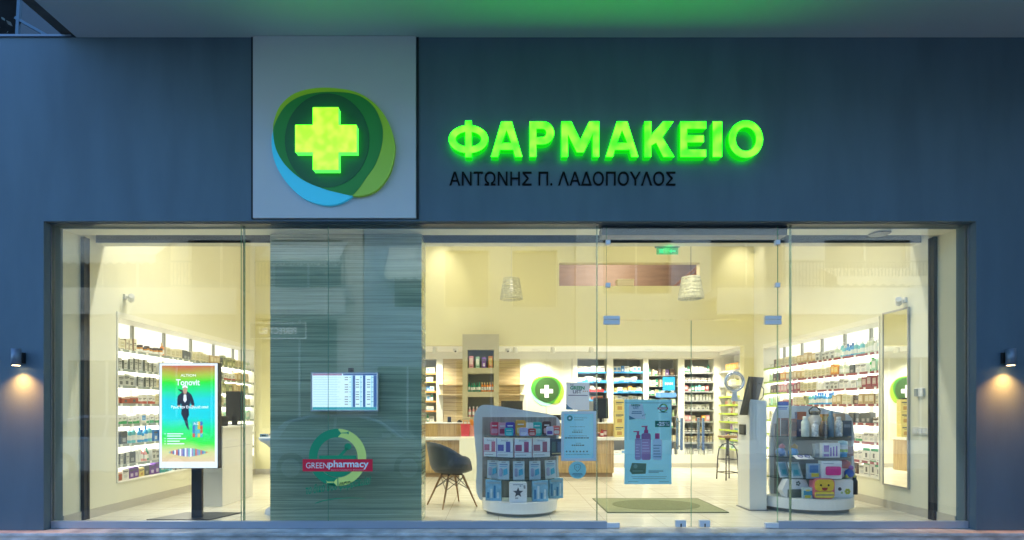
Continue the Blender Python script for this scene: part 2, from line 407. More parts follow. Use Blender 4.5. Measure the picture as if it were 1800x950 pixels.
def cross(Y, g=0.0):
    x0, x1, x2, x3 = (ax(v, Y) - lg.location.x for v in (519 - g, 550 - g, 595 + g, 627 + g)); z0, z1, z2, z3 = (az(v, Y) - lg.location.z for v in (299 + g, 268 + g, 220 - g, 189 - g))
    return [(x1, z0), (x2, z0), (x2, z1), (x3, z1), (x3, z2), (x2, z2), (x2, z3), (x1, z3), (x1, z2), (x0, z2), (x0, z1), (x1, z1)]
M_CROSS = glow2('cross_glow', (.080, 1.0, .004), (.125, 1.0, .012), 6.0, 13, (.03, .25, .01))
M_RIM = glow('letter_side_glow', (.008, 1.0, .004), .62, base=(.02, .25, .02)); M_HALO = glow('letter_back_glow', (.01, 1.0, .02), 5)
M_LET = glow2('letter_glow', (.006, 1.0, .001), (.030, 1.0, .004), 14.0, 9, (.03, .25, .01))
yc = YC - lg.location.y
cr_ = MB().prism(cross(YC), yc, y0 - .008, 0, side=1).build('cross', [M_CROSS, mat('cross_rim', (.4, .6, .4), .4, emit=(.06, 1, .05), estr=.5)], lg, bevel=.006)

YF, YB = YW - .115, YW - .03
lets = thing('illuminated_lettering', 'glowing lime green block letters across the dark wall', 'sign lettering', at(1065, 250, YW))
SW = 11.8                                            # stroke width of the letters, in photograph pixels
def ringpoly(cx, cz, rx, rz, t, a0, a1, n=20):
    o = [(cx + rx * math.cos(R(a0 + (a1 - a0) * i / n)), cz + rz * math.sin(R(a0 + (a1 - a0) * i / n))) for i in range(n + 1)]
    i_ = [(cx + (rx - t) * math.cos(R(a0 + (a1 - a0) * i / n)), cz + (rz - t * .95) * math.sin(R(a0 + (a1 - a0) * i / n))) for i in range(n + 1)]
    return o + i_[::-1]
def glyph(ch, w_):
    h = 62; s_ = SW; m = w_ / 2
    if ch == 'Φ': return [ringpoly(m, h * .5, m, 24.5, s_, 90, 270), ringpoly(m, h * .5, m, 24.5, s_, -90, 90), 'proud', [(m - s_ * .47, -1), (m + s_ * .47, -1), (m + s_ * .47, h + 1), (m - s_ * .47, h + 1)]]
    if ch == 'Ο': return [ringpoly(m, h * .5, m, h * .5 + 1.5, s_, 90, 270), ringpoly(m, h * .5, m, h * .5 + 1.5, s_, -90, 90)]
    if ch == 'Α':
        L = [(0, 0), (s_ * 1.05, 0), (s_ * 1.05 + 3.4, 12.5), (m, 12.5), (m, 24.5), (s_ * 1.05 + 6.8, 24.5), (m, 47), (m, h), (m - 9, h)]
        return [L, [(w_ - x, z) for x, z in L]]
    if ch == 'Ρ': return [[(0, 0), (s_, 0), (s_, h), (0, h)], [(s_, h), (w_ - 20, h)] + [(w_ - 20 + 20 * math.sin(R(q)), h - 20 + 20 * math.cos(R(q))) for q in range(15, 181, 15)] + [(s_, h - 40), (s_, h - 28)] + [(w_ - 20 + 6.5 * math.sin(R(q)), h - 20 + 7.5 * math.cos(R(q))) for q in range(180, -1, -20)] + [(s_, h - 12.5)]]
    if ch == 'Μ': return [[(0, 0), (s_ * .94, 0), (s_ * .94, 40), (m - 6, 8), (m + 6, 8), (w_ - s_ * .94, 40), (w_ - s_ * .94, 0), (w_, 0), (w_, h), (w_ - 17, h), (m, 29), (17, h), (0, h)]]
    if ch == 'Κ': return [[(0, 0), (s_, 0), (s_, h), (0, h)], [(s_, 20), (20.5, 25), (w_ - 19, 0), (w_, 0), (w_ - 21, 34.5), (w_ - 1.5, h), (w_ - 19, h), (s_, 38)]]
    if ch == 'Ε': return [[(0, 0), (w_, 0), (w_, 12.5), (s_, 12.5), (s_, 25.5), (w_ - 4, 25.5), (w_ - 4, 37.5), (s_, 37.5), (s_, h - 12.5), (w_, h - 12.5), (w_, h), (0, h)]]
    return [[(0, 0), (w_, 0), (w_, h), (0, h)]]
for ch, a, c_ in (('Φ', 789, 858), ('Α', 863, 918), ('Ρ', 931, 974), ('Μ', 987, 1053), ('Α', 1065, 1122), ('Κ', 1133, 1185), ('Ε', 1196, 1241), ('Ι', 1253, 1269), ('Ο', 1281, 1341)):
    l = MB(); off = 0
    for g in glyph(ch, c_ - a):
        if g == 'proud': off = .003; continue
        P_ = [(ax(a + x, YF) - lets.location.x, az(276 - z, YF) - lets.location.z) for x, z in g]
        l.prism(P_, YF - lets.location.y - off, YB - lets.location.y, 0, side=1)
        l.m[-len(g) - 1] = 2                     # the back face lights the wall
    l.build('letter', [M_LET, M_RIM, M_HALO], lets)
sub = thing('owner_name_lettering', 'thin black letters of the owner line under the glowing letters', 'sign lettering', at(988, 315, YW))
MB().text('ΑΝΤΩΝΗΣ Π. ΛΑΔΟΠΟΥΛΟΣ', ax(790, YW) - sub.location.x, ax(1187, YW) - sub.location.x, az(327, YW) - sub.location.z, az(302.5, YW) - sub.location.z, -.012, .010, 0, bold=.004).build('letters', mat('ink_black', (.006, .007, .009), .9, spec=.1), sub)

# ------------------------------------------------------------------ wall lamps (lit, shining down)
for px, side in ((29, 'beside the left end of the window'), (1776, 'beside the right end of the window')):
    X = ax(px, YW - .08)
    wl = thing('wall_lamp', 'small cylinder wall lamp shining warm light down, ' + side, 'lamp', (X, YW, az(628, YW - .08)), 0, 'cylinder lamps on the shop wall')
    MB().box(-.03, .03, -.03, 0, -.06, .05).build('wall_plate', M_BLACK, wl)
    MB().lathe([(.036, -.085), (.042, -.085), (.042, .085), (.0, .088)], 24, (0, -.085, 0)).build('lamp_body', mat('lamp_blue_grey', (.16, .21, .28), .4, metal=.3), wl)
    MB().lathe([(.0, -.0865), (.034, -.0865)], 24, (0, -.085, 0)).build('bulb', glow('bulb_warm', (1, .8, .5), 12), wl)
    lo = lamp('wall_lamp_light', 'SPOT', (0, -.085, -.092), 105, (1, .38, .08), .02, (R(-7), 0, 0), spot=125, blend=1.0); lo.parent = wl

# ------------------------------------------------------------------ glass shopfront
sf = thing('glass_shopfront', 'wide frameless glass shopfront with double glass doors', 'shopfront')
GT = .012
def pane(x0, x1, z0, z1, name='pane', par=None):
    p = MB(); y0_, y1_ = YG - GT / 2, YG + GT / 2
    p.box(x0, x1, y0_, y1_, z0, z1, 0)
    # polished edges show green
    p.m[-1] = 1; p.m[-3] = 1      # x1 and x0 sides
    return p.build(name, [M_GLASS, M_GLASSE], par or sf)
ZB = az(916, YG)
X421, X577, X1047, X1386 = ax(424, YG), ax(577, YG), ax(1066, YG), ax(1367, YG)
pane(XL + .004, X421 - .002, ZB - .02, ZT - .004); pane(X421 + .002, X577 - .002, ZB - .02, ZT - .004); pane(X577 + .002, X1047 - .002, ZB - .02, ZT - .004)
pane(X1386 + .002, XR - .004, ZB - .02, ZT - .004)
XM = ax(1215, YG); ZD = az(563, YG)
pane(X1047 + .002, X1386 - .002, ZD + .004, ZT - .004, 'transom_pane')
fr = MB()
fr.box(XL, X1047 - .0, YG - .028, YG + .028, 0.0, ZB).box(X1386, XR, YG - .028, YG + .028, 0.0, ZB)
fr.build('bottom_rail', mat('rail_aluminium', (.38, .42, .50), .35, metal=.3), sf, bevel=.003)
f2 = MB().box(XL, XR, YG - .05, YG + .04, ZT - .004, ZT + .03).box(XL - .03, XL + .004, YG - .03, YG + .03, 0, ZT).box(XR - .004, XR + .03, YG - .03, YG + .03, 0, ZT)
f2.build('frame', M_FRAME, sf)
# vertical glass fins stiffening the front, behind the joints
for px in (432, 1048, 1386):
    x = ax(px, YG + .06)
    MB().box(x - .005, x + .005, YG + GT / 2 + .002, YG + .04, .0, ZT - .004).build('glass_fin', [mat('fin_glass', (.35, .55, .42), .1, spec=.5, trans=.8)], sf)
ZD0 = .012
for k, (xa, xb, sgn) in enumerate(((X1047 + .006, XM - .003, 1), (XM + .003, X1386 - .006, -1))):
    dr = pane(xa, xb, ZD0, ZD - .004, 'door', sf)
    xh = XM - sgn * .155
    hp = MB()
    xo = ax(1198 if sgn > 0 else 1236, YG - .07)
    for yy in (YG - .07, YG + .07):
        hp.tube([(xo, yy, az(735, YG)), (xo, yy, az(791, YG))], .016, 12)
    for zz in (az(741, YG), az(785, YG)): hp.tube([(xo, YG - .07, zz), (xo, YG + .07, zz)], .009, 10)
    hp.build('handle', M_CHROME, dr)
    xk = ax(1196 if sgn > 0 else 1238, YG)
    MB().box(xk - .055, xk + .055, YG - .022, YG + .022, ZD0 - .001, .082).lathe([(.008, -.006), (.008, .006)], 10, (xk, YG - .0, .03), 1).box(xk - .007, xk + .007, YG - .026, YG - .022, .014, .05, 1).build('lock', [M_STEEL, M_BLACK], dr, bevel=.003)
    xe = (xa + .06) if sgn > 0 else (xb - .06)
    MB().box(xe - .07, xe + .07, YG - .024, YG + .024, .004, .055).build('floor_hinge', M_STEEL, dr, bevel=.003)
    xf = ax(1075 if sgn > 0 else 1358, YG)
    MB().box(xf - .085, xf + .085, YG - .024, YG + .024, az(563, YG) + .003, az(556, YG)).box(xf - .085, xf + .085, YG - .022, YG + .022, az(571, YG), az(563, YG) - .003).build('patch_fitting', M_STEEL, sf, bevel=.003)
    for py in (427, 502):
        xf2 = ax(1068.5 if sgn > 0 else 1366, YG)
        MB().box(xf2 - .024, xf2 + .024, YG - .024, YG + .024, az(py + 4, YG), az(py - 4, YG)).build('clamp', M_STEEL, sf, bevel=.003)
MB().box(ax(1056, YG + .1), ax(1378, YG + .1), YG + .03, YG + .20, az(412, YG), ZT - .006).build('door_header', mat('header_dark', (.03, .035, .045), .5), sf)

# ------------------------------------------------------------------ interior shell
YI = 4.96; ZC = 2.49; YBK = 6.60; YSF = 6.21; HC = 5.0
struct(MB().box(-6, 6, YG + .05, 9, -.05, 0.0).build('floor', M_TILE))
# lintel over the window with the roller shutter slot
ln = MB()
ln.box(XL - .3, XR + .3, .10, .31, ZT, 4.2).box(XL - .3, XR + .3, .61, .75, ZT, HC).box(XL - .3, XR + .3, .31, .61, ZT + .3, HC)
struct(ln.build('lintel', M_WALLN))
struct(MB().box(XL - .3, XR + .3, .312, .608, ZT + .28, ZT + .299).box(XL - .3, XR + .3, .306, .316, ZT + .004, ZT + .28).box(XL - .3, XR + .3, .604, .6095, ZT + .004, ZT + .28).build('shutter_slot_lining', M_DARK))
NL0, NL1 = 7.0 + CAM_Y, 10.94 + CAM_Y         # left niche along Y
NR0, NR1 = 7.36 + CAM_Y, 10.6 + CAM_Y
UZ0, UZ1 = .335, 2.46
def side_wall(name, x, s, n0, n1, yend):
    q = MB(); o = x + s * .42
    q.box(x, o, .10, n0, 0, HC); q.box(x, o, n1, yend, 0, HC); q.box(x, o, n0, n1, 0, UZ0); q.box(x, o, n0, n1, UZ1, HC)
    struct(q.build(name, M_WALLN))
side_wall('wall_left', XL, -1, NL0, NL1, 9); side_wall('wall_right', XR, 1, NR0, NR1, YI + .25)
sk = MB().box(XL, XL + .012, .10, 5.4, 0, .10).box(XR - .012, XR, .10, YI, 0, .10)
struct(sk.build('skirting', M_SKIRT))
MB_ = MB()
# mezzanine front: wall with a long window, then pillar to the right wall
OX0, OX1 = -2.9, ax(1308, YI)
wx0, wx1, wz0, wz1 = ax(983, YI), ax(1230, YI), az(503, YI), az(462, YI)
mz = MB().box(XL, wx0, YI, YI + .18, ZC, HC).box(wx1, XR, YI, YI + .18, ZC, HC).box(wx0, wx1, YI, YI + .18, ZC, wz0).box(wx0, wx1, YI, YI + .18, wz1, HC)
mz.box(XL, OX0, YI, YI + .18, 0, ZC).box(OX1, XR, YI, YI + .18, 0, ZC)
struct(mz.build('mezzanine_wall', M_WALL))
struct(MB().box(XL, OX0, YI - .012, YI, 0, .10).build('back_skirting', M_SKIRT))
struct(MB().box(OX0, XR + .3, YI + .18, 7.0, ZC, ZC + .14).build('low_ceiling', M_CEIL))
struct(MB().box(XL - .4, XR + .4, .75, YI + .2, HC, HC + .1).build('ceiling', M_CEIL))
struct(MB().box(OX0 - .1, XR + .3, YBK, YBK + .1, 0, ZC).build('back_wall', M_WALLN))
struct(MB().box(OX0 - .1, OX0, YI + .18, YBK, 0, ZC).build('back_side_wall', M_WALLN))
# room on the mezzanine seen through its window
M_BROWN = mat('mezzanine_brown', (.29, .21, .16), .6, var=.12, vscale=2, stretch=(1, 1, 6))
struct(MB().box(.2, 5.2, 7.6, 7.7, 2.9, 5.2).box(.2, 5.2, YI + .18, 7.7, 5.0, 5.1).box(.1, .2, YI + .18, 7.6, 2.9, 5.1).box(5.1, 5.2, YI + .18, 7.6, 2.9, 5.1).box(.2, 5.1, YI + .18, 7.6, 2.8, 2.9).build('mezzanine_room_wall', M_BROWN))
M_ORANGEW = wood_mat('stair_wood', (.55, .24, .06), (.30, .11, .03), (6, 6, 1))
str_ = thing('mezzanine_staircase', 'orange wooden stair and handrail behind the high window', 'staircase')
q = MB()
for i in range(7): q.box(3.62 + i * .19, 3.90 + i * .19, 6.1, 7.2, 3.58 + i * .17, 3.62 + i * .17)
q.build('tread', M_ORANGEW, str_)
MB().bar((3.45, 6.0, 3.62), (4.9, 6.0, 4.85), .05, .10).build('handrail', M_ORANGEW, str_)
q = MB()
for i in range(6): q.bar((3.60 + i * .14, 6.0, 3.55), (3.60 + i * .14, 6.0, 3.74 + i * .12), .03, .03)
q.build('baluster', M_ORANGEW, str_)
bxs = tag(MB().box(-.16, .16, -.1, .1, 0, .13).box(-.165, .165, -.105, .105, .10, .135).build('storage_box', mat('box_cream', (.7, .6, .42), .6), loc=(ax(1098, YI + .09), YI + .09, wz0), bevel=.006), 'small cream box standing on the high window ledge', 'box')
# shutter guide rails
for x, s, wd in ((XL, 1, 'near the portrait screen'), (XR, -1, 'near the thermostat')):
    tag(MB().box(x, x + s * .035, .36, .45, 0.0, ZT).box(x + s * .035, x + s * .04, .36, .385, 0, ZT).box(x + s * .035, x + s * .04, .425, .45, 0, ZT).build('shutter_rail', M_RAIL), 'black vertical roller shutter rail on the side wall ' + wd, 'rail', 'roller shutter guide rails')

# interior lighting: ceiling lamps of the tall shop room
WARM = (1.0, .86, .57)
LM = []
for x in (-3.1, -.2, 2.9):
    for y in (1.7, 3.6):
        t = thing('ceiling_panel_light', 'flat square panel light on the high shop ceiling', 'ceiling light', (x, y, HC), 0, 'panel lights on the high ceiling')
        MB().box(-.32, .32, -.32, .32, -.05, 0).box(-.29, .29, -.29, .29, -.056, -.05, 1).build('panel', [M_WHITE, glow('panel_glow', WARM, 3)], t)
        lo = lamp('panel_light', 'AREA', (0, 0, -.07), 10.5, WARM, .56); lo.parent = t
for x in (ax(775, YI), ax(1300, YI)):
    t = thing('ceiling_spot', 'small white spotlight aimed down the mezzanine wall', 'spotlight', (x, YI - .55, HC), 0, 'spotlights washing the mezzanine wall')
    MB().lathe([(.045, -.16), (.05, -.16), (.05, 0)], 16).build('housing', M_WHITE, t)
    lo = lamp('spot_light', 'SPOT', (0, 0, -.17), 80, (1, .93, .78), .04, (R(24), 0, 0), spot=62, blend=1); lo.parent = t
# unseen white strip lamps added behind the lintel to brighten the near floor
for x in (-2.6, 2.2):
    t = thing('fill_strip_light', 'long white fill lamp added unseen behind the window lintel', 'ceiling light', (x, 1.25, HC), 0, 'added fill lamps behind the lintel')
    MB().box(-1.4, 1.4, -.05, .05, -.06, 0).build('housing', M_WHITE, t)
    lo = lamp('fill_strip_lamp', 'AREA', (0, 0, -.07), 92, (1, .97, .83), 2.7, size_y=.08); lo.parent = t
lamp('mezzanine_lamp', 'POINT', (2.6, 6.3, 4.7), 130, (1, .85, .65), .1)
# round downlights in the low ceiling
for px in (752, 943, 1047, 1142, 1241):
    p = at(px, 614.5, 5.77)
    t = thing('downlight', 'round recessed downlight in the low ceiling', 'ceiling light', (p.x, 5.77, ZC), 0, 'downlights over the counter')
    t['label'] = {752: 'round downlight in the low ceiling beside the striped stone pillar', 943: 'round downlight in the low ceiling above the cross logo', 1047: 'round downlight in the low ceiling above the first medicine bay', 1142: 'round downlight in the low ceiling above the blue square sign', 1241: 'round downlight in the low ceiling at the far bay by the mirror'}[px]
    MB().lathe([(.075, -.004), (.095, -.006), (.095, 0)], 24).build('ring', M_WHITE, t)
    MB().lathe([(0, -.003), (.075, -.003)], 24).build('lens', glow('downlight_glow', (1, .97, .88), 9), t)
    lo = lamp('downlight_lamp', 'SPOT', (0, 0, -.02), 215, (1, .94, .78), .06, spot=140, blend=.8); lo.parent = t
for px, kk in ((764, 0), (906, 1), (972, 2), (1040, 3)):
    x = ax(px, 5.3)
    tag(MB().lathe([(.05, -.11), (.05, 0)], 16, smooth=True).build('ceiling_spot_tube', M_WHITEW, loc=(x, 5.35, ZC)), ('short cream tube spotlight under the low ceiling', )[0] + (' next to the stone pillar', ' right of the niche column', ' before the white cabinet doors', ' before the first medicine bay')[kk], 'spotlight', 'tube spotlights under the low ceiling')
for px in (801, 893):
    p = at(px, 621, 5.6)
    t = thing('dome_camera', 'white dome camera under the low ceiling ' + ('left of the niche column' if px == 801 else 'right of the niche column'), 'camera', (p.x, 5.6, ZC), 0, 'dome cameras by the niche column')
    MB().lathe([(.06, -.02), (.06, 0)], 20).lathe([(0, -.085), (.03, -.08), (.05, -.05), (.055, -.02)], 20, mi=0).build('housing', M_WHITE, t)
    MB().lathe([(0, -.02), (.016, -.012), (.02, 0)], 12).build('lens', M_BLACK, t, loc=(.0, -.045, -.055), rot=(R(-30), 0, 0))

# ------------------------------------------------------------------ backlit wall units in the side walls
LEV = [2.0, 1.753, 1.545, 1.32, 1.062, .812, .555]            # shelf tops; products of the last row stand on the base
M_LIT = glow('backlight_white', (1, .97, .86), 1.0, base=(.8, .8, .75))
M_UP = mat('upright_grey', (.42, .42, .38), .5)
M_EDGEG = mat('edge_grey_green', (.30, .34, .30), .4); M_EDGER = mat('edge_wine', (.32, .075, .08), .4); M_EDGEL = mat('edge_lime', (.42, .55, .04), .4)
ND = .30
M_TAG = mat('price_tag', (.82, .82, .78), .5)
def tags(q, f, a, b, z0, z1):
    y = a + .06
    while y < b - .07: q.box(*f(y, y + .045), z0, z1, 1); y += rnd.choice([.13, .17, .22, .30])
    return q
def wall_unit(name, label, x, s, n0, n1):
    t = thing(name, label, 'wall unit', (x, (n0 + n1) / 2, 0))
    h = (n1 - n0) / 2; e = .003
    bx = lambda q, xa, xb, ya, yb, za, zb, mi=0: q.box(s * xa, s * xb, ya, yb, za, zb, mi)
    bx(MB(), ND, ND + .02, -h + e, h - e, UZ0 + e, UZ1 - e).build('back_panel', M_LIT, t)
    bx(MB(), -.012, ND - e, -h + e, h - e, UZ1 - .075, UZ1 - e).build('header', M_WHITEW, t)
    bx(MB(), -.012, ND - e, -h + e, h - e, UZ0 + e, UZ0 + .02).build('base_board', M_WHITEW, t)
    for sg in (-1, 1): bx(MB(), -.010, ND - e, sg * (h - .022), sg * (h - e), UZ0 + .021, UZ1 - .078).build('end_panel', M_WHITEW, t)
    n = 5
    for i in range(1, n + 1):
        y = -h + .735 * i * (n1 - n0) / 3.94
        if y < h - .1: bx(MB(), ND - .035, ND - .002, y - .02, y + .02, UZ0 + .021, UZ1 - .078).build('upright', M_UP, t)
    for k, z in enumerate(LEV):
        sh = bx(MB(), .004, ND - .04, -h + .024, h - .024, z - .022, z).build('shelf', M_WHITEW, t)
        if s < 0:
            tags(bx(MB(), -.008, .003, -h + .024, h - .024, z - .030, z + .006), lambda a_, b_: (s * -.010, s * -.0081, a_, b_), -h, h, z - .026, z + .003).build('edge_strip', [M_EDGEG, M_TAG], sh)
        else:
            ysp = .95 - .1 * (k % 3) + (.2 if k > 3 else 0)
            tags(bx(MB(), -.008, .003, -h + .024, ysp, z - .030, z + .006), lambda a_, b_: (s * -.010, s * -.0081, a_, b_), -h, ysp, z - .026, z + .003).build('edge_strip', [M_EDGER, M_TAG], sh)
            bx(MB(), -.008, .003, ysp + .002, h - .024, z - .030, z + .006).build('edge_strip', M_EDGEL, sh)
        bx(MB(), .05, ND - .05, -h + .03, h - .03, z - .028, z - .0225).build('light_strip', glow('strip_light', (1, .96, .84), 5.0), sh)
    return t
wall_unit('wall_unit', 'backlit white wall unit with grey shelf edges behind the tall portrait screen', XL, -1, NL0, NL1)
wall_unit('wall_unit', 'backlit white wall unit with wine red and lime shelf edges beside the mirror', XR, 1, NR0, NR1)

# ------------------------------------------------------------------ products: unit sized meshes reused by scaling
def pmat(c): return mat('pack_%02d_%02d_%02d' % tuple(int(v * 99) for v in c), c, .42, var=.08, vscale=25)
def carton_mesh(base, acc, style):
    q = MB().box(-.5, .5, -.5, .5, 0, 1)
    f = -.5
    def dec(x0, x1, z0, z1, mi): q.box(x0, x1, f - .012, f + .1, z0, z1, mi)
    if style == 0: dec(-.5, .5, .0, .30, 1); dec(-.32, .32, .55, .62, 2); dec(-.32, .1, .45, .49, 2)
    elif style == 1: dec(-.36, .36, .30, .82, 1); dec(-.28, .28, .10, .15, 2); dec(-.2, .2, .5, .56, 3)
    elif style == 2: dec(-.5, -.2, 0, 1, 1); dec(-.1, .4, .62, .70, 2); dec(-.1, .3, .5, .54, 2); dec(-.1, .34, .2, .24, 2)
    elif style == 3: dec(-.4, .4, .70, .80, 2); dec(-.4, .2, .6, .64, 2); dec(-.25, .25, .15, .45, 1)
    elif style == 4: dec(-.5, .5, .78, 1.0, 1); dec(-.15, .15, .25, .6, 2); dec(-.38, .38, .1, .14, 2)
    return q.mesh('carton', [pmat(base), pmat(acc), pmat((.12, .12, .12)), pmat((.75, .75, .7))])
def bottle_mesh(body, cap, style):
    q = MB()
    if style == 0: q.lathe([(.42, 0), (.5, .03), (.5, .62), (.42, .70), (.2, .76), (.2, .80)], 14).lathe([(.24, .80), (.24, 1.0)], 12, mi=1)
    elif style == 1: q.lathe([(.46, 0), (.5, .02), (.5, .7), (.36, .78), (.15, .8)], 14).lathe([(.17, .80), (.17, .90), (.08, .91), (.08, .97)], 10, mi=1).box(-.08, .5, -.08, .08, .95, 1.0, 1)
    elif style == 2: q.lathe([(.5, .26), (.36, 1.0)], 14, sy=.6).lathe([(.44, 0), (.46, .26)], 14, mi=1, sy=.7)
    elif style == 3: q.lathe([(.44, 0), (.5, .03), (.5, .72)], 14).lathe([(.52, .72), (.52, .98), (.48, 1.0)], 14, mi=1)
    q.lathe([(.505, .18), (.505, .5)], 14, mi=2) if style != 2 else None
    return q.mesh('bottle', [pmat(body), pmat(cap), pmat((.78, .78, .72))])
CRE, WHI, GRY = (.72, .66, .46), (.78, .77, .72), (.50, .50, .44)
# key: (kind, look, mesh, width, depth, height)
K = {}
def ck(k, look, base, acc, style, wd, h, dp=.06): K[k] = ('carton', look, carton_mesh(base, acc, style), wd, dp, h)
def bk(k, look, body, cap, style, wd, h, kind='bottle'): K[k] = (kind, look, bottle_mesh(body, cap, style), wd, wd, h)
ck('cream', 'cream carton', CRE, (.55, .50, .30), 1, .085, .125); ck('creamb', 'cream carton with brown stripe', CRE, (.20, .10, .05), 2, .06, .13)
ck('silver', 'pale grey carton with dark stripe', (.56, .56, .50), (.10, .11, .10), 2, .07, .125); ck('silver2', 'silver grey carton with dark label', (.60, .60, .55), (.16, .17, .16), 3, .085, .12)
ck('dark', 'charcoal carton', (.10, .11, .12), (.35, .35, .33), 3, .09, .125); ck('red', 'brick red carton', (.40, .10, .06), (.65, .50, .42), 4, .12, .085)
ck('redw', 'white carton with red base', WHI, (.50, .10, .07), 0, .075, .12); ck('greenw', 'white carton with green base', WHI, (.05, .35, .12), 0, .065, .10)
ck('greent', 'white carton with green top', WHI, (.04, .36, .14), 4, .10, .16); ck('bluew', 'white carton with blue panel', WHI, (.10, .30, .60), 1, .085, .11)
ck('blue', 'blue carton', (.06, .22, .55), (.70, .74, .78), 3, .08, .12); ck('purple', 'purple carton', (.20, .09, .36), (.62, .55, .7), 3, .08, .12)
ck('pink', 'pink carton', (.70, .30, .34), (.78, .6, .6), 1, .085, .13); ck('orange', 'orange carton', (.75, .30, .05), (.8, .62, .2), 1, .08, .13)
ck('yellow', 'yellow carton', (.72, .60, .22), (.5, .3, .1), 3, .09, .10); ck('tan', 'tan carton', (.56, .42, .22), (.75, .65, .45), 1, .09, .13)
ck('olive', 'olive green carton', (.40, .42, .22), (.70, .68, .45), 3, .08, .14); ck('teal', 'teal carton', (.05, .42, .42), (.7, .78, .75), 1, .08, .13)
ck('brown', 'dark brown carton', (.10, .055, .035), (.45, .35, .22), 3, .10, .13); ck('white', 'plain white carton', WHI, (.60, .62, .62), 3, .10, .12)
ck('wide', 'wide white medicine box', WHI, (.30, .48, .66), 0, .15, .09, .08); ck('mint', 'mint green carton', (.38, .62, .46), (.75, .78, .7), 1, .075, .13)
ck('wine', 'wine red carton', (.34, .06, .08), (.6, .45, .4), 1, .08, .125)
bk('amber', 'amber jar with dark lid', (.62, .27, .02), (.06, .035, .02), 3, .062, .085, 'jar'); bk('wjar', 'white jar', WHI, (.55, .55, .50), 3, .075, .07, 'jar')
bk('ojar', 'orange jar', (.75, .30, .04), (.75, .72, .62), 3, .07, .08, 'jar'); bk('djar', 'dark jar', (.08, .06, .05), (.3, .28, .25), 3, .07, .08, 'jar')
bk('blueb', 'blue bottle', (.05, .34, .66), (.03, .16, .45), 0, .058, .165); bk('tealb', 'teal bottle', (.16, .52, .56), (.72, .75, .75), 1, .060, .175)
bk('clear', 'pale green bottle', (.56, .62, .46), (.72, .72, .66), 1, .058, .165); bk('whiteb', 'white pump bottle', (.76, .75, .68), (.5, .5, .45), 1, .06, .16)
bk('greenb', 'bright green bottle', (.02, .42, .05), (.02, .28, .03), 0, .07, .165); bk('dgreen', 'dark green bottle', (.02, .26, .14), (.05, .3, .2), 0, .055, .155)
bk('orangeb', 'orange bottle', (.78, .26, .03), (.72, .55, .3), 0, .055, .165); bk('pinkb', 'pink bottle', (.72, .34, .32), (.8, .72, .66), 0, .055, .165)
bk('redb', 'red bottle', (.55, .05, .06), (.3, .03, .04), 0, .06, .14); bk('tubew', 'white standing tube', (.78, .77, .70), (.2, .45, .6), 2, .055, .14, 'tube')
bk('tubeg', 'pale green standing tube', (.5, .62, .4), (.3, .5, .2), 2, .055, .13, 'tube'); bk('tubep', 'pink standing tube', (.75, .4, .42), (.75, .75, .7), 2, .055, .14, 'tube')
ORD = 'first second third fourth fifth sixth seventh eighth ninth tenth eleventh twelfth thirteenth fourteenth fifteenth sixteenth seventeenth eighteenth nineteenth twentieth'.split()
for tens in ('twent', 'thirt', 'fort', 'fift', 'sixt'):
    if tens != 'twent': ORD.append(tens + 'ieth')
    ORD += [tens + 'y-' + o for o in ORD[:9]]
NPROD = 0
def product(k, p, rz, label, group, sw=1.0, sh=1.0, name=None):
    global NPROD
    kind, look, me, wd, dp, h = K[k]
    o = bpy.data.objects.new((name if kind == 'carton' else None) or {'carton': 'product_carton', 'bottle': 'product_bottle', 'jar': 'product_jar', 'tube': 'product_tube'}[kind], me); C.objects.link(o)
    o.location = p; o.rotation_euler = (0, 0, rz); o.scale = (wd * sw, dp * sw, h * sh)
    tag(o, look + ' ' + label, kind, group); NPROD += 1
    return o
def run(seq):
    """'amber*8 cream*2' -> list"""
    out = []
    for w_ in seq.split():
        a, _, n = w_.partition('*'); out += [a] * (int(n) if n else 1)
    return out
SHORD = ['top', 'second', 'third', 'fourth', 'fifth', 'sixth', 'seventh', 'lowest']
def fill_side(x, s, y0, y1, rows, unit, skip=None, rz=None):
    for r, seq in enumerate(rows):
        z = (LEV + [UZ0 + .021])[r]; y = y0 + .03; seq = run(seq); n = 0; pool = seq[-9:]
        i = 0
        while True:
            k = seq[i] if i < len(seq) else rnd.choice(pool); i += 1
            wd = K[k][3] * rnd.uniform(.96, 1.05) * (1.22 if K[k][0] == 'carton' else 1.0); gap = rnd.choice([.004, .006, .01, .02])
            if y + wd > y1 - .03: break
            n += 1; yc_ = y + wd / 2; y += wd + gap
            if skip and skip(yc_, z, r): continue
            product(k, (x + s * (.075 + rnd.uniform(0, .03)), yc_, z + .001), rz + R(rnd.uniform(-4, 4)), '%s from street end, %s shelf %s' % (ORD[n - 1], SHORD[r], unit), 'products on the wall unit ' + unit, sw=wd / K[k][3], sh=rnd.choice([1.0, 1.08, 1.12, 1.15, 1.18, 1.3]))
